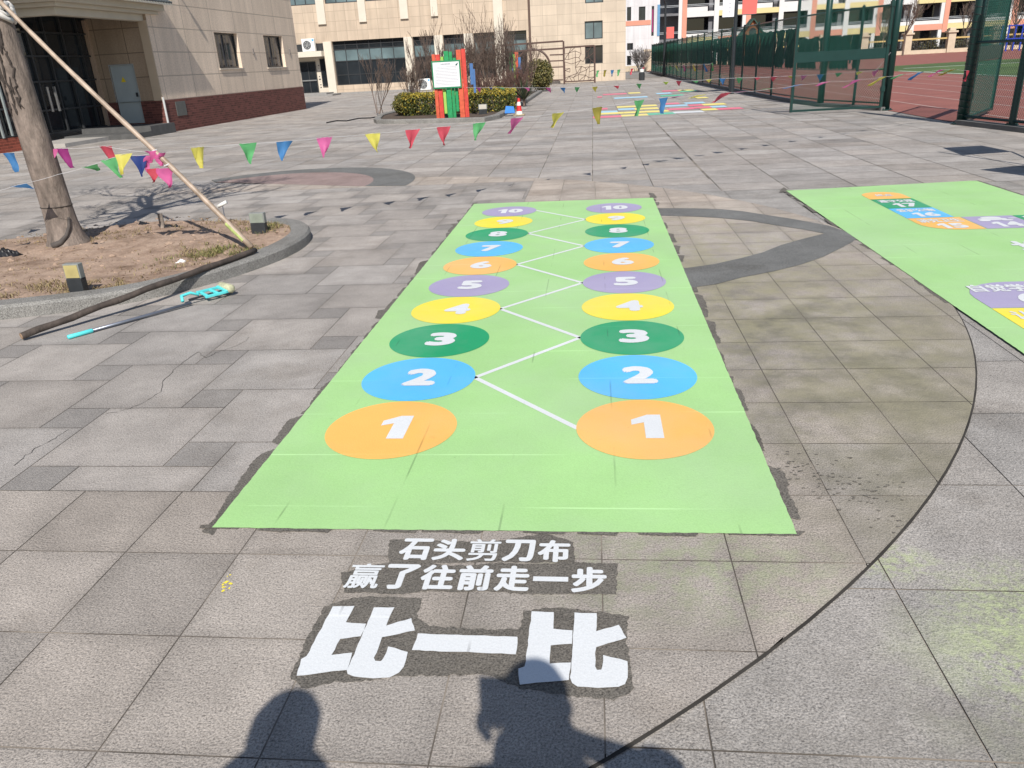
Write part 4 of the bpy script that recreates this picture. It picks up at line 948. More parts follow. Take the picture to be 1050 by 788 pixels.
# right block, slightly forward
wR=Wall((0,YB-0.3,0),(1,0,0),(0,-1,0))
rh=[(-0.55,0.70,2.80,3.95),(-0.5,0.75,5.08,6.3),(-0.55,0.70,1.2,2.38)]
mb=MB(); wR.face(mb,-4.33,2.3,0,12,rh,0.18); mb.quad((2.3,YB-0.3,0),(2.3,80,0),(2.3,80,12),(2.3,YB-0.3,12)); mb.quad((-4.33,YB-0.3,0),(-4.33,YB-0.3,12),(-4.33,YB,12),(-4.33,YB,0)); mb.build('end_block',tileR,BB)
for h in rh: wR.window(*h,BB,frame_dk,glass_gr if h[2]>2.5 else glass_dk,2,(),0.15,0.06)
mb=MB(); mb.tube([(-4.42,YB-0.12,0),(-4.42,YB-0.12,12)],0.075,8); mb.build('drainpipe',mat('brown_pipe',(0.13,0.085,0.07),0.5),BB)
mb=MB(); mb.quad((-26,YB,12),(2.3,YB,12),(2.3,80,12),(-26,80,12)); mb.build('roof',mat('roof_grey',(0.3,0.3,0.3)),BB)
mb=MB(); wB.bar(mb,-26,-4.5,-0.02,0.12,0.003,0.35); mb.build('plinth',mat('grey_steps',(0.26,0.25,0.24)),BB)
def ac(cx,y,z,label,wd=0.85,hh=0.75):
    t=thing('air_conditioner',(cx,y,z),label,'air conditioner','outdoor air conditioner units')
    wm=mat('white_metal',(0.74,0.74,0.72),0.45,0.04,3)
    mb=MB(); mb.box(cx-wd/2,cx+wd/2,y-0.18,y+0.16,z,z+hh); mb.build('casing',wm,t,bevel=0.02)
    mb=MB(); mb.lathe((0,0,0),[(0.02,0),(0.30,0),(0.30,0.02),(0.02,0.021)],24); 
    for q in range(len(mb.v)): v=mb.v[q]; mb.v[q]=Vector((cx-0.08+v.x,y-0.182-v.z,z+hh/2+v.y))
    g=mb.build('fan_grille',mat('fan_dark',(0.06,0.065,0.07),0.5),t)
    mb=MB()
    for r in (0.1,0.2,0.29): mb.tube([(cx-0.08+r*math.cos(k*.4),y-0.206,z+hh/2+r*math.sin(k*.4)) for k in range(17)],0.006,4)
    for k in range(6): a=k*1.047; mb.tube([(cx-0.08,y-0.206,z+hh/2),(cx-0.08+.28*math.cos(a),y-0.206,z+hh/2+.28*math.sin(a))],0.006,4)
    mb.build('guard',wm,g)
    mb=MB(); mb.quad((cx+wd*.32,y-0.182,z+hh*.78),(cx+wd*.46,y-0.182,z+hh*.78),(cx+wd*.46,y-0.182,z+hh*.94),(cx+wd*.32,y-0.182,z+hh*.94)); mb.build('blue_label',mat('label_blue',(0.06,0.35,0.65)),t)
ac(-20.5,YB-0.45,3.03,'white air conditioner on the ledge above the far entry door',0.95,0.85)
q=PY(436,90,58.9); ac(q.x,58.9,0.05,'white air conditioner on the ground before the far facade, behind the bare shrubs')

# ------------------------------------------------------------------ middle bed
kl=[(-7.6,28.5),(-7.15,26.2),(-6.85,25.45)]
front=[tuple(G(x,y)[:2]) for x,y in ((404,127.2),(450,126.2),(497,125),(513,121.5),(526,114),(540,106),(556,95))]
mpath=[(-7.5,46.0)]+kl+front
mb=MB(); sweep(mb,mpath,[(0,-0.01),(0,0.10),(0.02,0.12),(0.2,0.12),(0.22,0.10),(0.22,-0.01)]); tag(mb.build('kerb',stone),'straight grey kerb around the planted bed in front of the far facade','kerb')
dsoil=mat('dark_soil',(0.085,0.062,0.048),0.95,0.35,3,bump=0.6,bscale=20)
ip=offset(mpath,0.21); mb=MB(); flat(mb,ip,0.07); struct(mb.build('bed_soil',dsoil))
def leaves(mb,pts,size,pal,rg,up=0.3):
    for p in pts:
        n=Vector((rg.gauss(0,1),rg.gauss(0,1),rg.gauss(0,1)+up)).normalized(); a=n.orthogonal().normalized(); a.rotate(Matrix.Rotation(rg.uniform(0,6.28),3,n)); b=n.cross(a); s=size*rg.uniform(.6,1.2)
        c=pal(p) if callable(pal) else rg.choice(pal)
        mb.quad(p-a*s,p-b*s*.55,p+a*s,p+b*s*.55,tone=c)
twig=bark_mat('brown_twig',(0.165,0.118,0.094),0.3,8); twig2=bark_mat('red_twig',(0.17,0.10,0.08),0.3,8)
def hedge(x0,x1,y0,y1,h,label,seed,n=20000):
    t=thing('hedge',((x0+x1)/2,y0,0.06),label,'hedge'); rg=random.Random(seed); mb=MB(); pts=[]
    while len(pts)<n:
        x=rg.uniform(x0,x1);y=rg.uniform(y0,y1); hh=h*(0.92+0.16*mn.noise(Vector((x*1.6,y*1.6,seed)))); z=rg.uniform(0.08,hh)
        inn=min(x-x0,x1-x,y-y0,y1-y,hh-z); k=0.06+0.10*mn.noise(Vector((x*4,y*4,z*4)))
        if inn<k-0.02*0: pts.append(Vector((x+rg.gauss(0,.02),y+rg.gauss(0,.03),z+rg.gauss(0,.02))))
        elif rg.random()<0.15 and inn<0.25: pts.append(Vector((x,y,z)))
    def pal(p):
        yel=(p.z>h*0.74 and rg.random()<0.6) or rg.random()<0.16
        if yel: return rg.choice([(0.40,0.29,0.035),(0.33,0.26,0.04),(0.45,0.36,0.06),(0.26,0.21,0.045)])
        return rg.choice([(0.055,0.08,0.022),(0.085,0.105,0.028),(0.045,0.06,0.02),(0.11,0.115,0.03)])
    leaves(mb,pts,0.035,pal,rg); mb.build('foliage',leafm,t)
    mb=MB()
    for k in range(40):
        x=rg.uniform(x0+.1,x1-.1);y=rg.uniform(y0+.1,y1-.1); mb.tube([(x,y,0.03),(x+rg.gauss(0,.08),y+rg.gauss(0,.08),h*.8)],0.008,4,False)
    mb.build('stems',twig,t)
hedge(-6.45,-2.7,27.4,28.8,0.82,'yellow tipped clipped hedge behind the red and green sign',3)
def bush(c,rx,ry,rz,label,seed,pal,n=6000,size=0.035,name='round_bush',spike=0.0):
    t=thing(name,c,label,'bush'); rg=random.Random(seed); mb=MB(); pts=[]; C_=Vector(c)+Vector((0,0,rz*0.85))
    while len(pts)<n:
        v=Vector((rg.gauss(0,1),rg.gauss(0,1),rg.gauss(0,1))).normalized(); r=(rg.random()**0.25)*(0.88+0.25*mn.noise(v*2.2+Vector((seed,0,0)))+0.12*mn.noise(v*6+Vector((0,seed,0))))
        p=C_+Vector((v.x*rx*r,v.y*ry*r,v.z*rz*r))
        if p.z>0.08: pts.append(p)
    leaves(mb,pts,size,pal,rg); mb.build('foliage',leafm,t)
    mb=MB()
    for k in range(14): a=rg.uniform(0,6.28); mb.tube([(c[0],c[1],0.03),(c[0]+rx*.6*math.cos(a),c[1]+ry*.6*math.sin(a),rz*1.3)],0.012,4,False)
    mb.build('stems',twig,t)
q=G(413,122); bush((q.x,q.y+0.6,0.06),0.50,0.5,0.42,'round olive green bush at the left end of the hedge',5,[(0.10,0.105,0.03),(0.14,0.135,0.04),(0.065,0.075,0.025),(0.22,0.18,0.05)])
def shrub(px_,y,h,label,seed,stems=12,sp=0.5,m=twig,leaf=0):
    b=PY(px_,100,y); c=Vector((b.x,y,0.06)); t=thing('bare_shrub',c,label,'shrub','bare shrubs in the middle bed'); rg=random.Random(seed); mb=MB()
    for k in range(stems):
        a=rg.uniform(0,6.28); tilt=rg.uniform(.1,1)*sp; d=Vector((math.cos(a)*tilt,math.sin(a)*tilt,1)).normalized()
        branch(mb,c+Vector((rg.gauss(0,.1),rg.gauss(0,.1),0)),d,rg.uniform(.014,.024),h*rg.uniform(.42,.72),3,rg,0.5,0.5,5,(2,3),0.62,0.005)
    mb.build('branches',m,t)
shrub(388,30,2.0,'tall loose bare shrub left of the red and green sign with long twigs',1,5,0.8)
shrub(424,33,2.0,'bare shrub close behind the left post of the sign',2,14,0.5)
shrub(452,36,2.6,'tall bare shrub straight behind the sign board',3,14,0.4)
shrub(482,33,2.2,'dense brown bare shrub just right of the sign',4,18,0.5)
shrub(500,37,2.9,'tallest brown bare shrub midway between the sign and the far totem',5,20,0.4)
shrub(518,34,2.4,'bare shrub left of the far striped totem',6,16,0.45)
shrub(541,41,2.3,'bare shrub right of the far totem before the arch trellis',7,12,0.4)
shrub(492,31.5,1.0,'low dense reddish shrub above the middle of the hedge',8,26,1.0,twig2)
shrub(532,33,1.25,'low reddish shrub hiding the foot of the far striped totem',10,26,0.9,twig2)
shrub(515,31.5,1.0,'low dense reddish shrub above the right part of the hedge',9,26,1.0,twig2)
q=PY(554,90,46); bush((q.x,46,0.06),0.8,0.7,0.95,'tall olive evergreen bush before the arch trellis',7,[(0.11,0.105,0.035),(0.16,0.14,0.05),(0.075,0.08,0.03),(0.20,0.17,0.06)],5000,0.06,'evergreen_bush')
q=PY(537,93,31.5); yc=thing('yucca',(q.x,31.5,0.06),'dark spiky yucca at the right end of the bed behind the traffic cone','plant'); mb=MB(); rg=random.Random(12)
for k in range(60):
    a=rg.uniform(0,6.28); e=rg.uniform(0.15,1.4); d=Vector((math.cos(a)*math.cos(e),math.sin(a)*math.cos(e),math.sin(e))); L_=rg.uniform(.7,1.05); s_=d.cross(Z3).normalized()*0.02; p0=Vector((q.x,31.5,0.22)); p1=p0+d*L_*.55; p2=p0+d*L_-Vector((0,0,.06))
    mb.add([p0-s_,p0+s_,p1+s_,p1-s_,p2],[(0,1,2,3),(3,2,4)],rg.choice([(0.03,0.045,0.025),(0.045,0.06,0.03),(0.07,0.075,0.04)]))
mb.build('leaves',leafm,yc); mb=MB(); mb.tube([(q.x,31.5,0.02),(q.x,31.5,0.3)],[0.06,0.05],8); mb.build('stem',twig,yc)
# slatted sign
red=mat('red_slat',(0.52,0.055,0.04),0.55,0.25,9); org=mat('orange_slat',(0.56,0.10,0.05),0.55,0.25,9); grs=mat('green_slat',(0.02,0.26,0.09),0.55,0.25,9); lgs=mat('light_green_slat',(0.30,0.52,0.10),0.5); bls=mat('blue_slat',(0.07,0.16,0.36),0.5,0.15,5)
ys_=25.45
def sx(px_,y=ys_): return PY(px_,100,y).x
sg=thing('slat_sign',(sx(464),ys_,0.06),'red and green wooden slat sign with a white notice board in the middle bed','sign')
def zz(px_,py_,y=ys_): return PY(px_,py_,y).z
base=PY(464,124,ys_).x
def slat(x0,x1,z0,z1,m,dy=0.0,name='slat',par=sg,y=ys_): 
    mb=MB(); mb.box(x0,x1,y-0.02+dy,y+0.025+dy,z0,z1); return mb.build(name,m,par,bevel=0.004)
# x in metres from the sign's left edge
xs0=PY(448,122,ys_).x; xs1=PY(481.5,122,ys_).x; Wd=xs1-xs0
def fx(f): return xs0+Wd*f
slat(fx(0.0),fx(0.095),0.0,1.93,org); slat(fx(0.105),fx(0.235),0.0,1.92,red,0.02)
slat(fx(0.245),fx(0.33),0.2,1.85,lgs,0.06); slat(fx(0.36),fx(0.50),0.0,2.0,grs); slat(fx(0.51),fx(0.60),0.0,1.98,grs,0.03); slat(fx(0.61),fx(0.70),0.25,1.80,grs,0.06)
slat(fx(0.73),fx(0.87),0.0,2.02,org,0.0); slat(fx(0.88),fx(1.0),0.0,2.04,red,0.02); slat(fx(0.24),fx(0.345),0.15,0.9,grs,-0.005+0.12); slat(fx(0.345),fx(0.36),0.3,0.95,org,0.12)
bd0,bd1=fx(-0.02),fx(0.84); bz0,bz1=0.94,1.74
mb=MB(); mb.box(bd0,bd1,ys_-0.07,ys_-0.025,bz0,bz1); bo=mb.build('notice_frame',mat('board_green',(0.02,0.20,0.09),0.5),sg,bevel=0.006)
mb=MB(); mb.box(bd0+0.04,bd1-0.04,ys_-0.075,ys_-0.069,bz0+0.045,bz1-0.045); mb.build('notice_panel',mat('notice_white',(0.70,0.70,0.72),0.5,0.03,2),bo)
mb=MB(); rg=random.Random(4); xw=bd1-bd0; 
def dash(x0,x1,z,h): mb.quad((x0,ys_-0.0765,z),(x1,ys_-0.0765,z),(x1,ys_-0.0765,z+h),(x0,ys_-0.0765,z+h))
for k in range(13):
    z=bz1-0.19-k*0.042; x=bd0+0.10+(0.05 if k%4==0 else 0)
    while x<bd1-0.12-(0.2 if k%4==3 else 0):
        wv=rg.uniform(0.012,0.02); dash(x,x+wv,z,0.016); x+=wv+0.006
x=bd0+xw*.32
for k in range(7): dash(x,x+0.036,bz1-0.12,0.036); x+=0.045
mb.build('printed_lines',mat('grey_print',(0.28,0.29,0.33),0.6),bo)['kind']='stuff'
mb=MB(); mb.quad((bd1-0.17,ys_-0.077,bz1-0.15),(bd1-0.10,ys_-0.077,bz1-0.16),(bd1-0.06,ys_-0.077,bz1-0.07),(bd1-0.11,ys_-0.077,bz1-0.10)); mb.build('corner_emblem',mat('emblem_dark',(0.03,0.10,0.09)),bo)
slat(fx(1.02),fx(1.12),1.0,1.62,bls,0.6); slat(fx(1.10),fx(1.17),0.75,1.45,bls,0.62)
y2=38.0; t2_=thing('slat_totem',(sx(530,y2),y2,0.06),'smaller striped slat totem in green, orange and blue behind the bare shrubs','sign'); 
for (a_,b_,ya,m_) in ((524,527.5,54,grs),(528,530,56,lgs),(529.5,533,53.5,org),(532.5,535.5,59,bls),(526.5,529,60,bls)):
    x0=sx(a_,y2); x1=sx(b_,y2); slat(x0,x1,0.0,zz(a_,ya,y2),m_,0.03*(a_%3),par=t2_,y=y2)
# traffic cone and blue sheet
q=G(532.5,118.5); cn_=thing('traffic_cone',q,'red and white traffic cone at the corner of the middle bed','traffic cone'); prof=[(0.115,0.03),(0.105,0.06),(0.03,0.53),(0.0,0.535)]
cred=mat('cone_red',(0.58,0.03,0.03),0.45,0.08,6); cwh=mat('cone_white',(0.75,0.72,0.66),0.5,0.08,6)
def cr_(z): return 0.105-(z-0.05)*0.155
mb=MB(); mb.box(q.x-0.18,q.x+0.18,q.y-0.18,q.y+0.18,0.0,0.035); mb.build('base_plate',mat('cone_base',(0.36,0.30,0.20),0.7,0.15,6),cn_,bevel=0.008)
for z0,z1,m_,nm in ((0.035,0.13,cwh,'white_band'),(0.13,0.30,cred,'red_band'),(0.30,0.41,cwh,'white_band'),(0.41,0.52,cred,'red_tip')):
    mb=MB(); mb.lathe((q.x,q.y,0),[(cr_(z0),z0),(cr_(z1),z1)],16); mb.build(nm,m_,cn_,smooth=False)
A=G(517.5,117,0.08); B=G(528,116.5,0.08); mb=MB(); d=(B-A).length
mb.add([A+Vector((0,0,0.02)),B+Vector((0,0,0.02)),B+Vector((-0.05,0.25,0.20)),A+Vector((0.02,0.28,0.22)),A+Vector((0,0.02,0.0)),B+Vector((0,0.02,0.0)),B+Vector((-0.05,0.27,0.18)),A+Vector((0.02,0.30,0.20))],[(0,1,2,3),(7,6,5,4),(0,4,5,1),(1,5,6,2),(2,6,7,3),(3,7,4,0)])
tag(mb.build('blue_board',mat('blue_sheet',(0.05,0.20,0.55),0.5,0.1,5),loc=tuple(A)),'blue board leaning at the right corner of the hedge beside the cone','board')
# hose on the plaza
mb=MB(); mb.tube([G(x,y,0.012) for x,y in ((335,126),(345,124),(355,124.2),(368,121.5),(380,121.2),(394,119))],0.022,6); tag(mb.build('hose',blk,loc=tuple(G(365,122))),'thin dark hose lying on the plaza left of the middle bed','hose')
# arch trellis
yt=57.3; brn=mat('trellis_brown',(0.085,0.05,0.04),0.5,0.15,4)
tr=thing('trellis',(PY(560,88,yt).x,yt,0),'dark brown metal trellis with a round moon arch before the far facade','trellis'); 
def T_(x,y): return PY(500+x/7.5,20+y/7.5,yt)
mb=MB()
def bar_(a,b,w_=0.11): mb.obox(T_(*a),T_(*b),w_,w_)
x583=T_(583,300).x; 
for (a,b) in (((118,200),(580,168)),((118,252),(580,224)),((118,195),(121,500)),((305,188),(310,240))): bar_(a,b)
p0=T_(583,168); mb.box(p0.x-.06,p0.x+.06,yt-.06,yt+.06,0,p0.z)
for yy in (275,322,370,470): bar_((478 if yy<400 else 440,yy),(580,yy-4),0.08)
mb.build('frame',brn,tr)
mb=MB(); cen=T_(350,372); rad_=(T_(480,372)-cen).length; mb.tube([cen+Vector((rad_*math.cos(k*.15-0.6),0,rad_*math.sin(k*.15-0.6))) for k in range(30)],0.07,8); mb.build('moon_arch',brn,tr)
t2_=thing('trellis',(PY(595,86,yt).x,yt,0),'dark brown lattice trellis panel right of the moon arch','trellis')
mb=MB(); a=T_(592,216); b=T_(822,202); mb.obox(a,b,0.1,0.1); mb.box(b.x-.06,b.x+.06,yt-.06,yt+.06,0,b.z); mb.obox(Vector((a.x,yt,0.15)),Vector((b.x,yt,0.15)),0.08,0.08); mb.build('frame',brn,t2_)
mb=MB(); rg=random.Random(8); nx,nz=7,8; gp={}
for i in range(nx):
    for j in range(nz):
        jx=0 if i in (0,nx-1) else rg.uniform(-.4,.4); jz=0 if j in (0,nz-1) else rg.uniform(-.4,.4)
        gp[i,j]=Vector((a.x+(b.x-a.x)*(i+jx)/(nx-1),yt,0.15+(a.z-.2)*(j+jz)/(nz-1)))
for i in range(nx):
    for j in range(nz):
        for di,dj,pr_ in ((1,0,.75),(0,1,.75),(1,1,.35)):
            if (i+di,j+dj) in gp and rg.random()<pr_: mb.obox(gp[i,j],gp[i+di,j+dj],0.035,0.035)
mb.build('lattice',brn,t2_)
q=G(658,82.5); sb=thing('bollard',q,'short black bollard with white top standing far off on the plaza','bollard'); mb=MB(); mb.lathe(q,[(0.2,0),(0.2,0.45),(0.14,0.52)],12); mb.build('post',mat('black_cast_metal',(0.03,0.033,0.037)),sb); mb=MB(); mb.lathe(q,[(0.14,0.521),(0.15,0.68),(0.05,0.72)],12); mb.build('cap',mat('white_metal',(0.7,0.7,0.7)),sb)
# ------------------------------------------------------------------ sports ground behind the fence
redt=NT('running_track_red'); n1=redt.noise(1.2,4); redt.base(redt.mix('MULTIPLY',1.0,redt.ramp(redt.noise(60,3,0.7),[(0.3,(0.20,0.068,0.052)),(0.7,(0.30,0.11,0.088))]),redt.ramp(n1,[(0.3,0.85),(0.7,1.12)]))); redt.rough(0.85)
fp=[(5.62,82.0),(5.72,60.0),(5.80,45.0),(6.0,35.0),(6.15,28.0),(6.45,24.3),(7.37,21.6)]
fq=[(7.36,17.2),(7.6,15.72),(8.0,13.0),(8.5,9.5),(9.0,6.0)]
poly=[(9.4,-20),(9.0,6.0),(8.5,9.5),(8.0,13.0),(7.6,15.72),(7.36,17.2),(7.37,21.6),(6.45,24.3),(6.15,28),(6.0,35),(5.8,45),(5.72,60),(5.62,82),(5.62,110),(150,110),(150,-20)]
mb=MB(); flat(mb,poly,0.002); struct(mb.build('running_track',redt.m))
ltr=mat('track_line_white',(0.42,0.30,0.275),0.8,0.1,3)
mb=MB()
for x in (8.62,10.1,11.52,12.93,14.4,15.85): mb.quad((x-.035,8,0.006),(x+.035,8,0.006),(x+.035,66,0.006),(x-.035,66,0.006))
struct(mb.build('lane_line',ltr))
turf=NT('sports_turf'); turf.base(turf.mix('MULTIPLY',1.0,turf.ramp(turf.noise(40,4,0.7),[(0.3,(0.045,0.085,0.02)),(0.7,(0.085,0.135,0.035))]),turf.ramp(turf.noise(0.15,2),[(0.4,0.8),(0.6,1.2)]))); turf.rough(0.9)
mb=MB(); flat(mb,[(17.2,0),(17.2,50),(18.2,56),(20.5,60.5),(26,63.0),(90,66),(90,0)],0.006); struct(mb.build('sports_field',turf.m))
mb=MB(); mb.quad((17.4,20,0.010),(17.55,20,0.010),(17.55,50,0.010),(17.4,50,0.010)); mb.quad((19.2,54,0.010),(90,54.5,0.010),(90,54.8,0.010),(19.2,54.3,0.010)); struct(mb.build('field_line',mat('field_white',(0.7,0.72,0.68))))
# kerb strip under the fence
kg=mat('dark_kerb',(0.12,0.12,0.118),0.85,0.2,5)
for pth,lb in ((fp,'low dark kerb under the far green fence'),(fq,'low dark kerb under the near green fence')):
    mb=MB(); sweep(mb,pth[::-1] if pth is fp else pth[::-1],[(0.16,-0.02),(0.16,0.08),(-0.10,0.08),(-0.10,-0.02)]); tag(mb.build('fence_kerb',kg),lb,'kerb')
fgreen=mat('fence_green_paint',(0.008,0.036,0.032),0.4,0.12,6); wgreen=mat('fence_wire_green',(0.02,0.095,0.07),0.45,0.1,6)
scr=NT('windscreen_net'); scr.base(scr.ramp(scr.noise(1.2,4),[(0.3,(0.010,0.040,0.034)),(0.7,(0.022,0.075,0.06))])); scr.rough(0.9)
def chain(mb,A,B,z0,z1,s,r):
    A=Vector((A[0],A[1],0));B=Vector((B[0],B[1],0));L=(B-A).length;U=(B-A)/L;H=z1-z0
    def seg(u0,v0,u1,v1):
        p=A+U*u0+Z3*(z0+v0); q=A+U*u1+Z3*(z0+v1); n=Vector((-U.y,U.x,0))*r; d=(q-p).normalized(); m=d.cross(n).normalized()*r
        mb.add([p+n,p+m,p-n,p-m,q+n,q+m,q-n,q-m],[(0,1,5,4),(1,2,6,5),(2,3,7,6),(3,0,4,7)])
    k=-H
    while k<L:
        u0=max(k,0); u1=min(k+H,L)
        if u1>u0: seg(u0,u0-k,u1,u1-k); seg(u0,H-(u0-k),u1,H-(u1-k))
        k+=s
def lerp2(a,b,f): return (a[0]+(b[0]-a[0])*f,a[1]+(b[1]-a[1])*f)
def along(pth,d):
    for i in range(len(pth)-1):
        L=math.dist(pth[i],pth[i+1])
        if d<=L or i==len(pth)-2: return lerp2(pth[i],pth[i+1],d/L)
        d-=L
def length(p): return sum(math.dist(p[i],p[i+1]) for i in range(len(p)-1))
# far fence
FH=2.45; ff=thing('green_fence',(fp[-1][0],fp[-1][1],0),'long green chain link sports fence with torn dark windscreen receding along the plaza','fence')
tot=length(fp); back=fp[::-1]
def seglist(p,mx): 
    return [(p[i],p[i+1]) for i in range(len(p)-1)]
mb=MB(); mb2=MB(); mb3=MB(); mb4=MB()
dists=[0.15,1.35,2.75]+[5.35+2.62*k for k in range(30) if 5.35+2.62*k<tot-0.1]
posts=[along(back,d) for d in dists]
for i,p in enumerate(posts):
    m_=MB(); m_.tube([(p[0],p[1],0.0),(p[0],p[1],FH)],0.038 if i else 0.03,8); m_.lathe((p[0],p[1],0),[(0.04,FH),(0.045,FH+.02),(0.01,FH+.05)],8); m_.build('post',fgreen,ff)
for i in range(len(posts)-1):
    a,b=posts[i],posts[i+1]; near=i<6
    chain(mb,a,b,0.10,FH-0.02,0.085 if near else 0.15,0.003 if near else 0.005)
    mb2.tube([(*a,FH-0.03),(*b,FH-0.03)],0.024,6); mb3.tube([(*a,0.16),(*b,0.16)],0.02,6); mb4.tube([(*a,0.95),(*b,0.95)],0.012,5)
mb2.build('top_rail',fgreen,ff); mb3.build('bottom_rail',fgreen,ff); mb4.build('middle_rail',fgreen,ff); mb.build('chain_link',wgreen,ff)
rg=random.Random(31)
for i in range(1,len(posts)-1):                       # windscreen net, one sheet per bay, some torn
    a,b=posts[i],posts[i+1]; U=Vector((b[0]-a[0],b[1]-a[1],0)); n=Vector((-U.y,U.x,0)).normalized()*-0.045; g=24; hz=12
    m_=MB(); tear=rg.random()<0.45; tu=rg.uniform(.25,.7); tw=rg.uniform(.03,.06)
    z0,z1=0.97,2.12
    if i in (1,2): z0,z1=0.97,1.80
    vs=[];fs=[]
    for k in range(g+1):
        for j in range(hz+1):
            P_=Vector((a[0],a[1],0))+U*(0.012+0.976*k/g); vs.append(P_+n*(1+0.9*math.sin(k*1.1+i)*math.sin(j*.6))+Z3*(z0+(z1-z0)*j/hz+0.02*math.sin(k*1.9+i*2)))
    for k in range(g):
        for j in range(hz):
            f=(k+.5)/g; hj=(j+.5)/hz
            if tear and abs(f-tu-0.05*(hj-.5))<tw*(1.25-hj): continue
            fs.append((k*(hz+1)+j,(k+1)*(hz+1)+j,(k+1)*(hz+1)+j+1,k*(hz+1)+j+1))
    m_.add(vs,fs); m_.build('windscreen',scr.m,ff)
    if tear and rg.random()<0.7:                      # rag of grey lining hanging in the tear
        P0=Vector((a[0],a[1],0))+U*tu; m_=MB(); 
        m_.add([P0+n*1.5+Z3*(z1),P0+n*1.5+Z3*z1+U*0.03,P0+n*1.8+U*0.075+Z3*(z0+.45),P0+n*1.5+U*0.05+Z3*(z0+.1),P0+n*1.2-U*0.03+Z3*(z0+.15),P0+n*1.6-U*0.05+Z3*(z0+.5)],[(0,1,2,5),(5,2,3,4)]); m_.build('torn_strip',mat('torn_lining',(0.20,0.21,0.22),0.8,0.3,10) if i!=2 else mat('torn_blue',(0.05,0.10,0.24),0.8,0.3,10),ff)
# open gate leaf
def leaf(A,B,H,label,bars,band=(1.22,1.46)):
    A3_=Vector((*A,0));B3_=Vector((*B,0));U=(B3_-A3_).normalized()
    t=thing('fence_gate',(B[0],B[1],0),label,'gate','gate leaves of the sports fence')
    mb=MB(); fr=0.035
    for p in (A3_,B3_): mb.obox(p+Z3*0.06,p+Z3*H,0.06,0.06,up=U)
    for z in (0.09,H-0.03): mb.obox(A3_+Z3*z+U*.03,B3_+Z3*z-U*.03,0.05,0.05)
    for f in bars: p=A3_.lerp(B3_,f); mb.obox(p+Z3*0.115,p+Z3*(H-.055),0.045,0.045,up=U)
    mb.build('frame',fgreen,t)
    mb=MB(); chain(mb,A3_+U*.03,B3_-U*.03,0.115,H-0.055,0.062,0.0027); mb.build('chain_link',wgreen,t)
    mb=MB(); n=Vector((-U.y,U.x,0))*0.012
    for s_ in (1,): mb.add([A3_+U*.03+n+Z3*band[0],B3_-U*.03+n+Z3*band[0],B3_-U*.03+n+Z3*band[1],A3_+U*.03+n+Z3*band[1],A3_+U*.03-n+Z3*band[0],B3_-U*.03-n+Z3*band[0],B3_-U*.03-n+Z3*band[1],A3_+U*.03-n+Z3*band[1]],[(0,1,2,3),(7,6,5,4),(0,4,5,1),(2,6,7,3)])
    mb.build('cross_panel',fgreen,t)
    for z in (0.45,H*.55,H-.4): mb=MB(); mb.obox(B3_+Z3*z,B3_+Z3*(z+.12),0.09,0.09,up=U); mb.build('hinge',fgreen,t)
leaf((4.98,21.42),(7.22,21.62),2.78,'open green chain link gate leaf standing across the plaza side of the gateway',())
q=G(1015.7,116); leaf((q.x,q.y),(7.50,17.32),2.78,'green chain link gate leaf swung in behind the near right gate post',(),(1.15,1.42))
def gpost(p,h,r,label,strap=False):
    t=thing('gate_post',(p[0],p[1],0),label,'gate post','posts of the sports gateway')
    mb=MB(); mb.tube([(p[0],p[1],0),(p[0],p[1],h)],r,16); mb.build('shaft',fgreen,t,smooth=True)
    mb=MB(); mb.lathe((p[0],p[1],0),[(r*1.9,0.0),(r*1.9,0.02),(r*1.05,0.025)],14)
    for k in range(4): a=k*1.571+.78; mb.tube([(p[0]+r*1.5*math.cos(a),p[1]+r*1.5*math.sin(a),0.02),(p[0]+r*1.5*math.cos(a),p[1]+r*1.5*math.sin(a),0.05)],0.014,6)
    mb.build('foot_plate',fgreen,t)
    if strap:
        mb=MB()
        for k in range(22): z=0.2+k*0.13; mb.tube([(p[0]+(r+.004)*math.cos(q*.4),p[1]+(r+.004)*math.sin(q*.4),z+0.03*math.sin(q*.4)) for q in range(17)],0.006,5)
        mb.build('wire_wrap',mat('black_wire',(0.02,0.022,0.022),0.5),t)
gpost((7.37,21.66),4.0,0.085,'thick green gate post on the far side of the gateway')
gpost((6.42,24.2),4.0,0.085,'thick green post behind the open gate leaf where the far fence begins')
gpost((7.36,17.22),4.0,0.10,'thick dark gate post wrapped with wire on the near side of the gateway',True)
nf=thing('green_fence',(7.6,15.72,0),'green chain link fence running out of the frame at right from the near gate post','fence')
mb=MB();mb2=MB()
for a,b in ((fq[0],fq[1]),(fq[1],fq[2]),(fq[2],fq[3]),(fq[3],fq[4])):
    chain(mb,a,b,0.10,3.2,0.062,0.0025)
mb.build('chain_link',wgreen,nf)
for z,nm in ((0.15,'bottom_rail'),(1.5,'middle_rail'),(3.2,'top_rail')):
    mb2=MB(); mb2.tube([(*p,z) for p in fq],0.025,8); mb2.build(nm,fgreen,nf)
for p in fq[1:]:
    m_=MB(); m_.tube([(*p,0.0),(*p,3.3)],0.06,10); m_.build('post',fgreen,nf)
    m_=MB(); m_.lathe((*p,0),[(0.11,0.08),(0.11,0.10),(0.06,0.105)],12); 
    for k in range(4): a_=k*1.571; m_.lathe((p[0]+.085*math.cos(a_),p[1]+.085*math.sin(a_),0.1),[(0.014,0),(0.014,0.03)],6)
    m_.build('foot_plate',fgreen,nf)
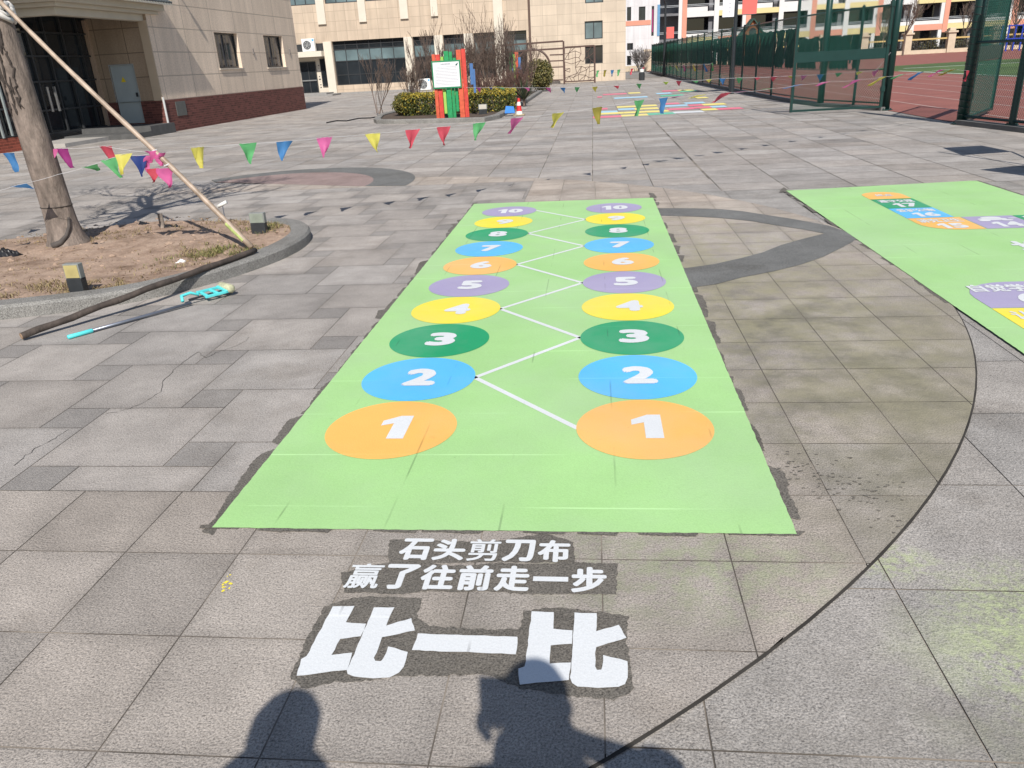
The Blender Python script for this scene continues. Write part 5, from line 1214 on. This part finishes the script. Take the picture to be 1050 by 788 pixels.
# unseen boards added off the right edge, shaped to cast the plaza shadows
def unshadow(px_,py_,z): g=G(px_,py_); k=z/SUN.z; return Vector((g.x+SUN.x*k,g.y+SUN.y*k,z))
rk=thing('shadow_rack',(6.1,10.0,0),'low steel rack with flat boards just right of the frame, shading the plaza','rack')
mb=MB()
q=[unshadow(x,y,1.5) for x,y in ((966.4,151.3),(1007,149),(1037,155),(986,158.6))]; mb.add(q+[p-Z3*.04 for p in q],[(0,1,2,3),(7,6,5,4),(0,4,5,1),(1,5,6,2),(2,6,7,3),(3,7,4,0)])
q2=[unshadow(x,y,1.5) for x,y in ((1005,173.6),(1060,168),(1090,176),(1060,181))]; mb.add(q2+[p-Z3*.04 for p in q2],[(0,1,2,3),(7,6,5,4),(0,4,5,1),(1,5,6,2),(2,6,7,3),(3,7,4,0)])
mb.build('board',frame_dk,rk)
mb=MB(); a=unshadow(963,155.5,1.5); b=unshadow(1075,172,1.5); mb.obox(a,b,0.04,0.04)
for p in (b,b+Vector((0.5,-0.4,0))): mb.obox(p,Vector((p.x,p.y,0)),0.04,0.04,up=Vector((0,1,0)))
mb.obox(q[2],b,0.03,0.03); mb.obox(q2[1],b,0.03,0.03)
mb.build('frame',frame_dk,rk)
# lamp masts with banners
def mast(p,h,r,label,ban):
    t=thing('lamp_mast',(p[0],p[1],0),label,'lamp post','lamp masts along the green fence'); mm=mat('mast_black',(0.025,0.03,0.035),0.4,0.1,5)
    mb=MB(); mb.tube([(p[0],p[1],0),(p[0],p[1],0.6),(p[0],p[1],0.62),(p[0],p[1],h)],[r*1.3,r*1.3,r,r*.8],12); mb.build('pole',mm,t,smooth=False)
    mb=MB(); mb.tube([(p[0],p[1],h-.2),(p[0]-0.2,p[1]-.6,h+.15),(p[0]-.3,p[1]-1.4,h+.2)],0.04,6); mb.box(p[0]-.42,p[0]-.18,p[1]-1.9,p[1]-1.3,h+.15,h+.23); mb.build('lamp_head',mm,t)
    for (x0,x1,z0,z1,c,lb) in ban:
        mb=MB(); mb.box(x0,x1,p[1]-.012,p[1]+.012,z0,z1); o=mb.build('banner',c,t,label=lb)
        mb=MB(); mb.tube([(p[0],p[1],z1+.015),(x0 if abs(x0-p[0])>abs(x1-p[0]) else x1,p[1],z1+.015)],0.015,5); mb.tube([(p[0],p[1],z0-.015),(x0 if abs(x0-p[0])>abs(x1-p[0]) else x1,p[1],z0-.015)],0.015,5); mb.build('banner_arm',mm,o)
        if 'white' in lb:
            mb=MB()
            for k in range(7): zc=z0+.15+k*.14; mb.box((x0+x1)/2-.035,(x0+x1)/2+.035,p[1]-.015,p[1]-.0125,zc,zc+.05)
            mb.build('vertical_print',mat('pale_print',(0.45,0.45,0.5)),o)
mp=(5.45,33.5); banr=mat('banner_red',(0.72,0.13,0.11),0.6,0.08,2); banw=mat('banner_white',(0.72,0.72,0.76),0.6,0.05,2)
mast(mp,6.2,0.075,'black lamp mast with white and red banners by the middle of the green fence',((PY(741,10,33.5).x,PY(755.5,10,33.5).x,PY(749,17.5,33.5).z,4.2,banw,'white banner with pale vertical print'),(PY(761,10,33.5).x,PY(776,10,33.5).x,PY(768,14.5,33.5).z,4.2,banr,'plain red banner')))
mast((5.5,66.0),5.2,0.10,'thinner black lamp mast with one red banner near the far end of the green fence',((5.62,PY(691,35,66).x,PY(688,39.5,66).z,PY(688,28,66).z,banr,'small red banner'),))

# ------------------------------------------------------------------ far boundary and school
YF=107.0
stonem=mat('pale_stone',(0.52,0.43,0.32),0.7,0.12,2); railm=mat('ochre_rail',(0.50,0.36,0.14),0.6,0.1,2)
for k,pxp in enumerate((672,712,752,797,842,885,929,973,1018,1062)):
    x=PY(pxp,52,YF).x; t=thing('stone_pillar',(x,YF,0),'pale stone boundary pillar beyond the running track','pillar','stone pillars of the far boundary')
    mb=MB(); mb.box(x-.42,x+.42,YF-.42,YF+.42,0,2.2); mb.build('shaft',stonem,t,bevel=0.03)
    mb=MB(); mb.box(x-.58,x+.58,YF-.58,YF+.58,2.2,2.42); mb.box(x-.35,x+.35,YF-.35,YF+.35,2.42,2.75); mb.build('cap',stonem,t,bevel=0.05)
    if k<9:
        x2=PY((672,712,752,797,842,885,929,973,1018,1062)[k+1],52,YF).x; c=(x+x2)/2
        f=thing('boundary_railing',(c,YF,0),'black bar railing with ochre top rail between two far stone pillars','railing','railings of the far boundary')
        mb=MB(); mb.box(x+.43,x2-.43,YF-.25,YF+.25,0,0.45); mb.build('low_wall',stonem,f)
        mb=MB(); mb.box(x+.43,x2-.43,YF-.12,YF+.12,1.55,1.72); mb.build('top_rail',railm,f)
        mb=MB(); u=x+.6
        while u<x2-.5: mb.box(u-.02,u+.02,YF-.02,YF+.02,0.45,1.55); u+=0.32
        mb.build('bars',frame_dk,f)
# things stored behind the railing
rg=random.Random(17); dkgreen=[(0.05,0.05,0.045),(0.08,0.07,0.05),(0.04,0.05,0.06)]
for k in range(16):
    x=rg.uniform(16,62); pal=[[(0.05,0.045,0.035),(0.075,0.06,0.045)],[(0.06,0.065,0.035),(0.09,0.08,0.04)]][k%2]; h=rg.uniform(.7,1.6)
    t=thing('low_shrub',(x,YF+1.2+rg.uniform(0,3),0),'small dark shrub behind the far boundary railing','shrub','shrubs behind the far railing'); L=rootloc(t); mb=MB()
    leaves(mb,[L+Vector((rg.gauss(0,.7),rg.gauss(0,.5),abs(rg.gauss(h*.5,h*.35)))) for q in range(350)],0.14,pal,rg); mb.build('foliage',leafm,t); mb=MB(); mb.tube([L,L+Z3*h*.6],0.04,5); mb.build('stem',twig,t)
def far_tree(px_,y,h,seed,label):
    b=PY(px_,60,y); t=thing('bare_tree',(b.x,y,0),label,'tree','bare trees far behind the track'); rg=random.Random(seed); mb=MB(); c=Vector((b.x,y,0)); mb.tube([c,c+Vector((.05,0,h*.35))],[0.12,0.09],7); mb.build('trunk',twig,t)
    mb=MB()
    for k in range(7): a=rg.uniform(0,6.28); branch(mb,c+Vector((.05,0,h*.33)),Vector((math.cos(a)*.5,math.sin(a)*.5,1)).normalized(),0.06,h*.32,3,rg,0.55,0.3,5,(2,3),0.68,0.012)
    mb.build('crown',twig,t)
far_tree(925,101,6.5,1,'bare tree beyond the track just right of the far gate post'); far_tree(985,112,6.0,2,'bare tree before the school, left of the near gate post'); far_tree(903,112,6,3,'bare tree seen through the open gate leaf'); far_tree(1035,103,7.5,4,'bare tree behind the blue climbing frame'); far_tree(1062,110,8,5,'bare tree at the far right edge beyond the track')
# blue climbing frame
bl=mat('blue_pipe',(0.03,0.06,0.42),0.4,0.1,3); yb=96.0; x0=PY(1033,40,yb).x; x1=PY(1047,40,yb).x; cf=thing('climbing_frame',(x0,yb,0),'blue pipe climbing frame beyond the track at the right edge','climbing frame')
mb=MB()
for x in (x0,x1,x1+1.8):
    for y in (yb,yb+1.5): mb.tube([(x,y,0),(x,y,2.6)],0.09,8)
mb.build('upright',bl,cf); mb=MB()
for z in (1.2,2.5): mb.tube([(x0,yb,z),(x1+1.8,yb,z)],0.06,6); mb.tube([(x0,yb+1.5,z),(x1+1.8,yb+1.5,z)],0.06,6)
mb.build('crossbar',bl,cf)
# white building
YW=93.0; wx=lambda p: PY(p,40,YW).x; wz=lambda p,q: PY(p,q,YW).z
white_r=tile_mat('white_render',(0.64,0.63,0.65),0,2.6,1.6,0,0,0.02,0.8,0.02); salm=mat('salmon_paint',(0.60,0.27,0.19),0.6,0.06,1)
WBt=thing('white_building',(6.0,YW,0),'white rendered building with a salmon band behind the far end of the beige facade','building')
wW2=Wall((0,YW,0),(1,0,0),(0,-1,0)); xe=wx(676)
hw=[(wx(642.7),wx(647),wz(645,21.5),wz(645,7.5)),(wx(654.7),wx(661.4),wz(658,21),wz(658,7)),(wx(643),wx(649.2),wz(646,51.5),wz(646,44.5)),(wx(643),wx(647.4),wz(645,67),wz(645,57.5)),(wx(667.7),wx(670.2),wz(669,37),wz(669,6.5))]
mb=MB(); wW2.face(mb,-4,xe,0,16,hw,0.2); mb.quad((xe,YW,0),(xe,YW+14,0),(xe,YW+14,16),(xe,YW,16)); mb.build('wall',white_r,WBt)
for h in hw: wW2.window(*h,WBt,frame_dk,glass_gr if h[2]>6 else glass_dk,1 if h[1]-h[0]<.5 else 2,(),0.15,0.07)
mb=MB(); wW2.bar(mb,-4,wx(667),wz(655,26.3),wz(655,21.3),0.003,0.04); mb.build('salmon_band',salm,WBt)
mb=MB(); wW2.bar(mb,wx(673.6),xe+.02,wz(675,37),wz(675,5),0.003,0.06); mb.build('blue_strip',mat('pale_blue_trim',(0.12,0.27,0.45),0.5),WBt)
mb=MB(); wW2.bar(mb,wx(668.5),wx(670.6),wz(669,33),wz(669,10),-0.12,-0.10); mb.build('magenta_strip',mat('magenta_trim',(0.35,0.03,0.16),0.5),WBt)
t=thing('bare_shrub',(PY(656,66,88).x,88,0),'leafy grey shrub in front of the white building','shrub'); rg=random.Random(2); mb=MB(); L=rootloc(t)
for k in range(16): a=rg.uniform(0,6.28); branch(mb,L,Vector((math.cos(a)*.7,math.sin(a)*.7,1)).normalized(),0.05,1.3,2,rg,0.7,0.3,5,(3,4),0.7,0.018)
mb.build('branches',bark_mat('grey_twig',(0.22,0.20,0.19)),t)
x=PY(664,70,90).x; t=thing('stone_pillar',(x,90,0),'single cream stone pillar in front of the white building','pillar'); mb=MB(); mb.box(x-.35,x+.35,89.65,90.35,0,1.9); mb.build('shaft',stonem,t); mb=MB(); mb.box(x-.45,x+.45,89.55,90.45,1.9,2.1); mb.build('cap',stonem,t)
x0=PY(643,74,91).x; x1=PY(671,74,91).x; mb=MB(); mb.box(x0-2,x1,90.8,91.2,0,0.55); tag(mb.build('garden_wall',stonem,loc=(x0,91,0)),'low cream wall at the foot of the white building','wall')
# school: open galleries with parapets, yellow and salmon beams, coloured columns
YS=121.0
SCH=thing('school_building',(30,YS,0),'long school building with open galleries, yellow beams and orange columns beyond the track','building')
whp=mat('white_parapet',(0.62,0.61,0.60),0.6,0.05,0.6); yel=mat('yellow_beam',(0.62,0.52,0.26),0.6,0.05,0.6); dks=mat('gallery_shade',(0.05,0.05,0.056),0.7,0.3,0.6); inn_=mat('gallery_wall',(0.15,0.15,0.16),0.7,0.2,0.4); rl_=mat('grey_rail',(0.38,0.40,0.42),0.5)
wS=Wall((0,YS,0),(1,0,0),(0,-1,0)); xs_=[PY(p,30,YS).x for p in (690,701.5,734,770,802,842)]; step=4.35
X_0=xe+0.6; X_1=84.0
floors=[(2.75,3.48,3.95),(6.08,6.72,7.32),(9.6,10.2,10.8),(13.1,13.7,14.3)]   # beam bottom, beam top / slab, parapet top
colx=[PY(701.5,30,YS).x+step*k for k in range(17)]
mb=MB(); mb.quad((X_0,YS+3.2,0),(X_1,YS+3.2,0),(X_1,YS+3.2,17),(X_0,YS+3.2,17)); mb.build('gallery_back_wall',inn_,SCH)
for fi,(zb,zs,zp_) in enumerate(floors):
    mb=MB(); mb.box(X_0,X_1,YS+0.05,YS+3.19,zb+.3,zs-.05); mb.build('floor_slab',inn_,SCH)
    for k,cx_ in enumerate(colx[:-1]):
        a,b=cx_+.32,colx[k+1]-.32
        m_=(yel if (k+fi)%3!=1 else (salm if fi==0 else whp))
        mb=MB(); wS.bar(mb,a,b,zb,zs,-0.3,0.0); mb.build('beam',m_,SCH)
        mb=MB(); wS.bar(mb,a,b-(0.9 if fi and k%2==0 else 0),zs+.01,zp_,-0.22,-0.04); mb.build('parapet',whp,SCH)
    mb=MB()
    for z in (zp_+.15,zp_+.32): wS.bar(mb,X_0,X_1,z,z+.06,-0.16,-0.10)
    mb.build('hand_rail',rl_,SCH)
for k,cx_ in enumerate(colx):
    m_=(salm if k%2==0 else whp)
    mb=MB(); wS.bar(mb,cx_-.32,cx_+.32,2.4 if k%2==0 else 0,17,-0.5,0.06); mb.build('column',m_,SCH)
    if k%2==0: mb=MB(); wS.bar(mb,cx_-.8,cx_-.33,0,17,-0.48,-0.02); mb.build('white_column',whp,SCH)
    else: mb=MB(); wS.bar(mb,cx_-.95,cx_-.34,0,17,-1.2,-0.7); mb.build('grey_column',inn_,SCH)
gdk=glass_mat('school_glass',(0.02,0.022,0.026))
for (zb,zs,zp_),zt in zip([(0,0,0)]+floors[:-1],[2.7,6.0,9.5,13.0]):
    for k,cx_ in enumerate(colx[:-1]):
        mb=MB(); mb.quad((cx_+.5,YS+3.15,zs+.9),(colx[k+1]-.5,YS+3.15,zs+.9),(colx[k+1]-.5,YS+3.15,zt),(cx_+.5,YS+3.15,zt)); mb.build('window',gdk,SCH)
mb=MB(); mb.quad((X_0,YS,17),(X_1,YS,17),(X_1,YS+12,17),(X_0,YS+12,17)); wS.bar(mb,X_0,X_1,16.2,17,-0.3,0.05); mb.build('roof',whp,SCH)
# playhouse behind the fence
x=PY(770,35,100).x; t=thing('playhouse',(x,100,0),'small brown timber playhouse seen above the windscreen right of the banner mast','playhouse'); hm=mat('brown_timber',(0.22,0.09,0.035),0.7,0.2,2); gm=mat('playhouse_green',(0.02,0.06,0.045),0.6)
mb=MB(); mb.box(x-1.3,x+1.3,99,101,0,3.0); mb.quad((x-1.3,99,3.0),(x+1.3,99,3.0),(x,99,4.6)); mb.build('wall',hm,t); mb=MB(); mb.obox((x-1.6,99.8,2.7),(x,99.8,4.75),2.2,0.12,up=Vector((-.7,0,.7))); mb.obox((x,99.8,4.75),(x+1.6,99.8,2.7),2.2,0.12,up=Vector((.7,0,.7))); mb.build('roof',gm,t); mb=MB(); mb.lathe((0,0,0),[(0.4,0),(0.4,0.03)],14)
for i in range(len(mb.v)): v=mb.v[i]; mb.v[i]=Vector((x+v.x,98.98-v.z,3.4+v.y))
mb.build('round_window',frame_dk,t)

# ------------------------------------------------------------------ the two people whose shadows fall into the picture
def skin(name,joints,edges,radii,m,parent,sub=2):
    me=D.meshes.new(name); me.from_pydata([tuple(j) for j in joints],edges,[]); o=D.objects.new(name,me); COL.objects.link(o)
    o.modifiers.new('skin','SKIN'); 
    for i,v in enumerate(me.skin_vertices[0].data): v.radius=radii[i] if isinstance(radii[i],tuple) else (radii[i],radii[i]); v.use_root=(i==0)
    s=o.modifiers.new('sub','SUBSURF'); s.levels=sub; s.render_levels=sub
    me2=D.meshes.new_from_object(o.evaluated_get(bpy.context.evaluated_depsgraph_get())); D.objects.remove(o); D.meshes.remove(me)
    me2.name=name; me2.materials.clear(); me2.materials.append(m); me2.polygons.foreach_set('use_smooth',[True]*len(me2.polygons))
    ob=D.objects.new(name,me2); COL.objects.link(ob); ob.parent=parent; return ob
skinm=mat('skin_tone',(0.52,0.33,0.24),0.5,0.06,8); hairm=mat('black_hair',(0.015,0.012,0.011),0.5,0.2,60); jack1=mat('navy_jacket',(0.03,0.04,0.08),0.8,0.15,12); jack2=mat('dark_jacket',(0.06,0.05,0.05),0.8,0.15,12); trous=mat('dark_trousers',(0.04,0.042,0.05),0.85,0.15,12); shoe=mat('black_shoe',(0.02,0.02,0.02),0.5)
def person(loc,H,label,jm,hands,head_fwd=0.05,cap=False,elbows=None,hood=None):
    """stands facing +y; hands: (left, right) wrist points relative to loc (metres)"""
    t=thing('person',loc,label,'person'); k=H/1.75; v=lambda x,y,z: Vector((x*k,y*k,z*k))
    J=[];E=[];Rr=[]
    def j(p,r,par=None): J.append(p);Rr.append(r); 
    # pelvis root and spine
    def addj(p,r,par=-1):
        J.append(Vector(p));Rr.append(r if isinstance(r,tuple) else (r*k,r*k)); i=len(J)-1
        if par>=0: E.append((par,i))
        return i
    pel=addj(v(0,0,0.95),(0.155*k,0.11*k)); wa=addj(v(0,0,1.12),(0.135*k,0.10*k),pel); chs=addj(v(0,0.0,1.32),(0.16*k,0.11*k),wa); nk0=addj(v(0,0.0,1.45),(0.07*k,0.06*k),chs); nk=addj(v(0,head_fwd*.5,1.51),0.052,nk0); hd=addj(v(0,head_fwd,1.58),(0.068*k,0.075*k),nk); h2=addj(v(0,head_fwd+.012,1.65),(0.078*k,0.092*k),hd); h3=addj(v(0,head_fwd,1.71),(0.062*k,0.072*k),h2)
    for s,hw_ in ((-1,hands[0]),(1,hands[1])):
        sh=addj(v(s*0.17,0,1.40),0.062,chs); hwv=Vector(hw_); shp=J[sh]
        el=Vector(elbows[0 if s<0 else 1]) if elbows else (shp+hwv)/2+v(s*0.05,-0.03,-0.04)
        e_=addj(el,0.043,sh); f_=addj(el.lerp(hwv,.5),0.038,e_); w_=addj(hwv,0.027,f_)
        d=(hwv-el).normalized(); palm=addj(hwv+d*0.05*k,(0.036*k,0.018*k),w_)
    for s in (-1,1):
        hip=addj(v(s*0.095,0,0.88),0.088,pel); kn_=addj(v(s*0.105,0.01,0.49),0.056,hip); cf_=addj(v(s*0.107,-0.01,0.34),0.05,kn_); an=addj(v(s*0.108,-0.015,0.09),0.034,cf_); toe=addj(v(s*0.115,0.13,0.035),(0.04*k,0.03*k),an)
    body=skin('body',J,E,Rr,skinm,t)
    # fingers and thumb: short chains rooted in the palm
    for s,hw_,ei in ((-1,hands[0],0),(1,hands[1],1)):
        hwv=Vector(hw_); sh=v(s*.17,0,1.40); el=Vector(elbows[ei]) if elbows else (sh+hwv)/2+v(s*.05,-.03,-.04); d=(hwv-el).normalized(); sd=d.cross(Vector((0,1,0))).normalized() if abs(d.y)<.9 else Vector((1,0,0)); inw=d.cross(sd).normalized()
        if inw.y<0: inw=-inw
        mb=MB()
        for q,(o_,L_) in enumerate(((-.03,.065),(-.01,.078),(.01,.073),(.03,.058))):
            p0=hwv+d*.06*k+sd*o_*k; mb.tube([p0,p0+d*L_*.5*k+inw*.006,p0+d*L_*.82*k+inw*.022,p0+d*L_*k+inw*.042],[.0095,.009,.0085,.006],7)
        p0=hwv+d*.03*k-sd*s*.03*k; mb.tube([p0,p0+d*.03-sd*s*.028+inw*.01,p0+d*.06-sd*s*.03+inw*.02],[.012,.011,.008],7)
        ob=mb.build('fingers',skinm,None,smooth=True); ob.parent=body
    # clothes
    def cloth(name,keys,pad,m):
        idx={i:n for n,i in enumerate(keys)}; return skin(name,[J[i] for i in keys],[(idx[a],idx[b]) for a,b in E if a in idx and b in idx],[(Rr[i][0]+pad,Rr[i][1]+pad) for i in keys],m,t)
    cloth('jacket',[pel,wa,chs,nk0]+list(range(8,11))+list(range(13,16)),0.036,jm)
    leg=len(J)-10
    cloth('trousers',[pel]+list(range(leg,leg+4))+list(range(leg+5,leg+9)),0.016,trous)
    # face
    hc=J[h2]; mb=MB()
    for s in (-1,1):
        mb.lathe((hc.x+s*.032*k,hc.y+.088*k,hc.z-.012),[(0.002,-.008),(.010,0),(.002,.008)],8)
    mb.build('eyes',mat('eye_dark',(0.03,0.02,0.02),0.2),None).parent=body
    mb=MB(); mb.tube([hc+Vector((0,.085*k,-.005)),hc+Vector((0,.108*k,-.04)),hc+Vector((0,.088*k,-.048))],[.010,.016,.010],8); mb.build('nose',skinm,None,smooth=True).parent=body
    mb=MB(); mb.tube([hc+Vector((-.022*k,.080*k,-.075)),hc+Vector((0,.088*k,-.076)),hc+Vector((.022*k,.080*k,-.075))],[.003,.007,.003],6); mb.build('mouth',mat('lip',(0.40,0.16,0.14)),None,smooth=True).parent=body
    mb=MB()
    for s in (-1,1): mb.lathe((hc.x+s*.082*k,hc.y-.005,hc.z-.02),[(.006,-.03),(.014,-.01),(.014,.012),(.004,.03)],8)
    mb.build('ears',skinm,None,smooth=True).parent=body
    mb=MB(); R0=Vector((.092*k,.108*k,.098*k)); c=hc+Vector((0,-.012,.02)); vs=[];fs=[]; n=20
    for a in range(9):
        th=a/8*1.75
        for b in range(n):
            ph=b/n*6.283; y=math.sin(th)*math.sin(ph)
            if y>0.35: th2=min(th,0.95)
            else: th2=th
            vs.append(c+Vector((R0.x*math.sin(th2)*math.cos(ph),R0.y*math.sin(th2)*math.sin(ph),R0.z*math.cos(th2))))
    for a in range(8):
        for b in range(n): fs.append((a*n+b,a*n+(b+1)%n,(a+1)*n+(b+1)%n,(a+1)*n+b))
    mb.add(vs,fs); mb.build('hair',hairm,None,smooth=True).parent=t
    if hood:
        mb=MB(); mb.lathe((0,-0.005,0),[(hood[0],1.36*k),(hood[0]*.95,1.44*k),(hood[0]*.8,1.52*k),(hood[1],1.60*k),(hood[1]*.85,1.61*k)],18); mb.build('hood',jm,None,smooth=True).parent=t
    if cap:
        mb=MB(); cc=hc+Vector((0,-.01,.035)); mb.lathe(cc,[(.098*k,-.02),(.096*k,.03),(.075*k,.07),(.02,.085)],20); mb.add([cc+Vector((.09*math.cos(a),.09*math.sin(a)+.0,-.02)) for a in (.7,1.1,1.57,2.0,2.44)]+[cc+Vector((.09*math.cos(a),.165*math.sin(a),-.035)) for a in (.7,1.1,1.57,2.0,2.44)],[(i,i+1,i+6,i+5) for i in range(4)])
        mb.build('cap',jm,None).parent=t
    mb=MB()
    for s in (-1,1):
        a=J[len(J)-1] if s>0 else J[len(J)-6]; mb.tube([Vector((a.x,-.07*k,.045)),Vector((a.x,.0,.055)),Vector((a.x,.10*k,.05)),Vector((a.x,.18*k,.035))],[.035,.048,.046,.03],10)
    mb.build('shoes',shoe,None,smooth=True).parent=t
    return t
def un(px_,py_,z): return unshadow(px_,py_,z)
hp1=un(545,692,1.80); L1=Vector((hp1.x,hp1.y-0.05,0))
person(L1,1.80,'photographer in a navy jacket holding up a phone with both hands',jack1,(Vector((0.0,-0.06,1.45))-L1,Vector((un(592,724,1.5).x,-0.06,1.49))-L1),0.05,False,(Vector((0.0,-0.09,1.20))-L1,Vector((0.41,-0.04,1.37))-L1),hood=(0.14,0.085))
hp2=un(300,714,1.74); L2=Vector((hp2.x,hp2.y-0.03,0))
person(L2,1.69,'bystander in a dark jacket and cap standing left of the photographer',jack2,(Vector((-0.22,0.10,0.98)),Vector((0.22,0.10,0.98))),0.03,True,(Vector((-0.26,-0.03,1.14)),Vector((0.26,-0.03,1.14))),hood=(0.20,0.105))
ph=thing('phone',(0.0,-0.012,1.55),'black phone held up by the photographer','phone')
mb=MB(); mb.box(-0.062,0.016,-0.020,-0.012,1.49,1.655); mb.build('casing',mat('phone_black',(0.02,0.02,0.022),0.2),ph,bevel=0.003); mb=MB(); mb.quad((-0.057,-0.0215,1.495),(-0.057,-0.0215,1.65),(0.012,-0.0215,1.65),(0.012,-0.0215,1.495)); mb.build('screen',mat('phone_screen',(0.05,0.06,0.07),0.1),ph)
SC.cycles.max_bounces=6; SC.cycles.use_denoising=True
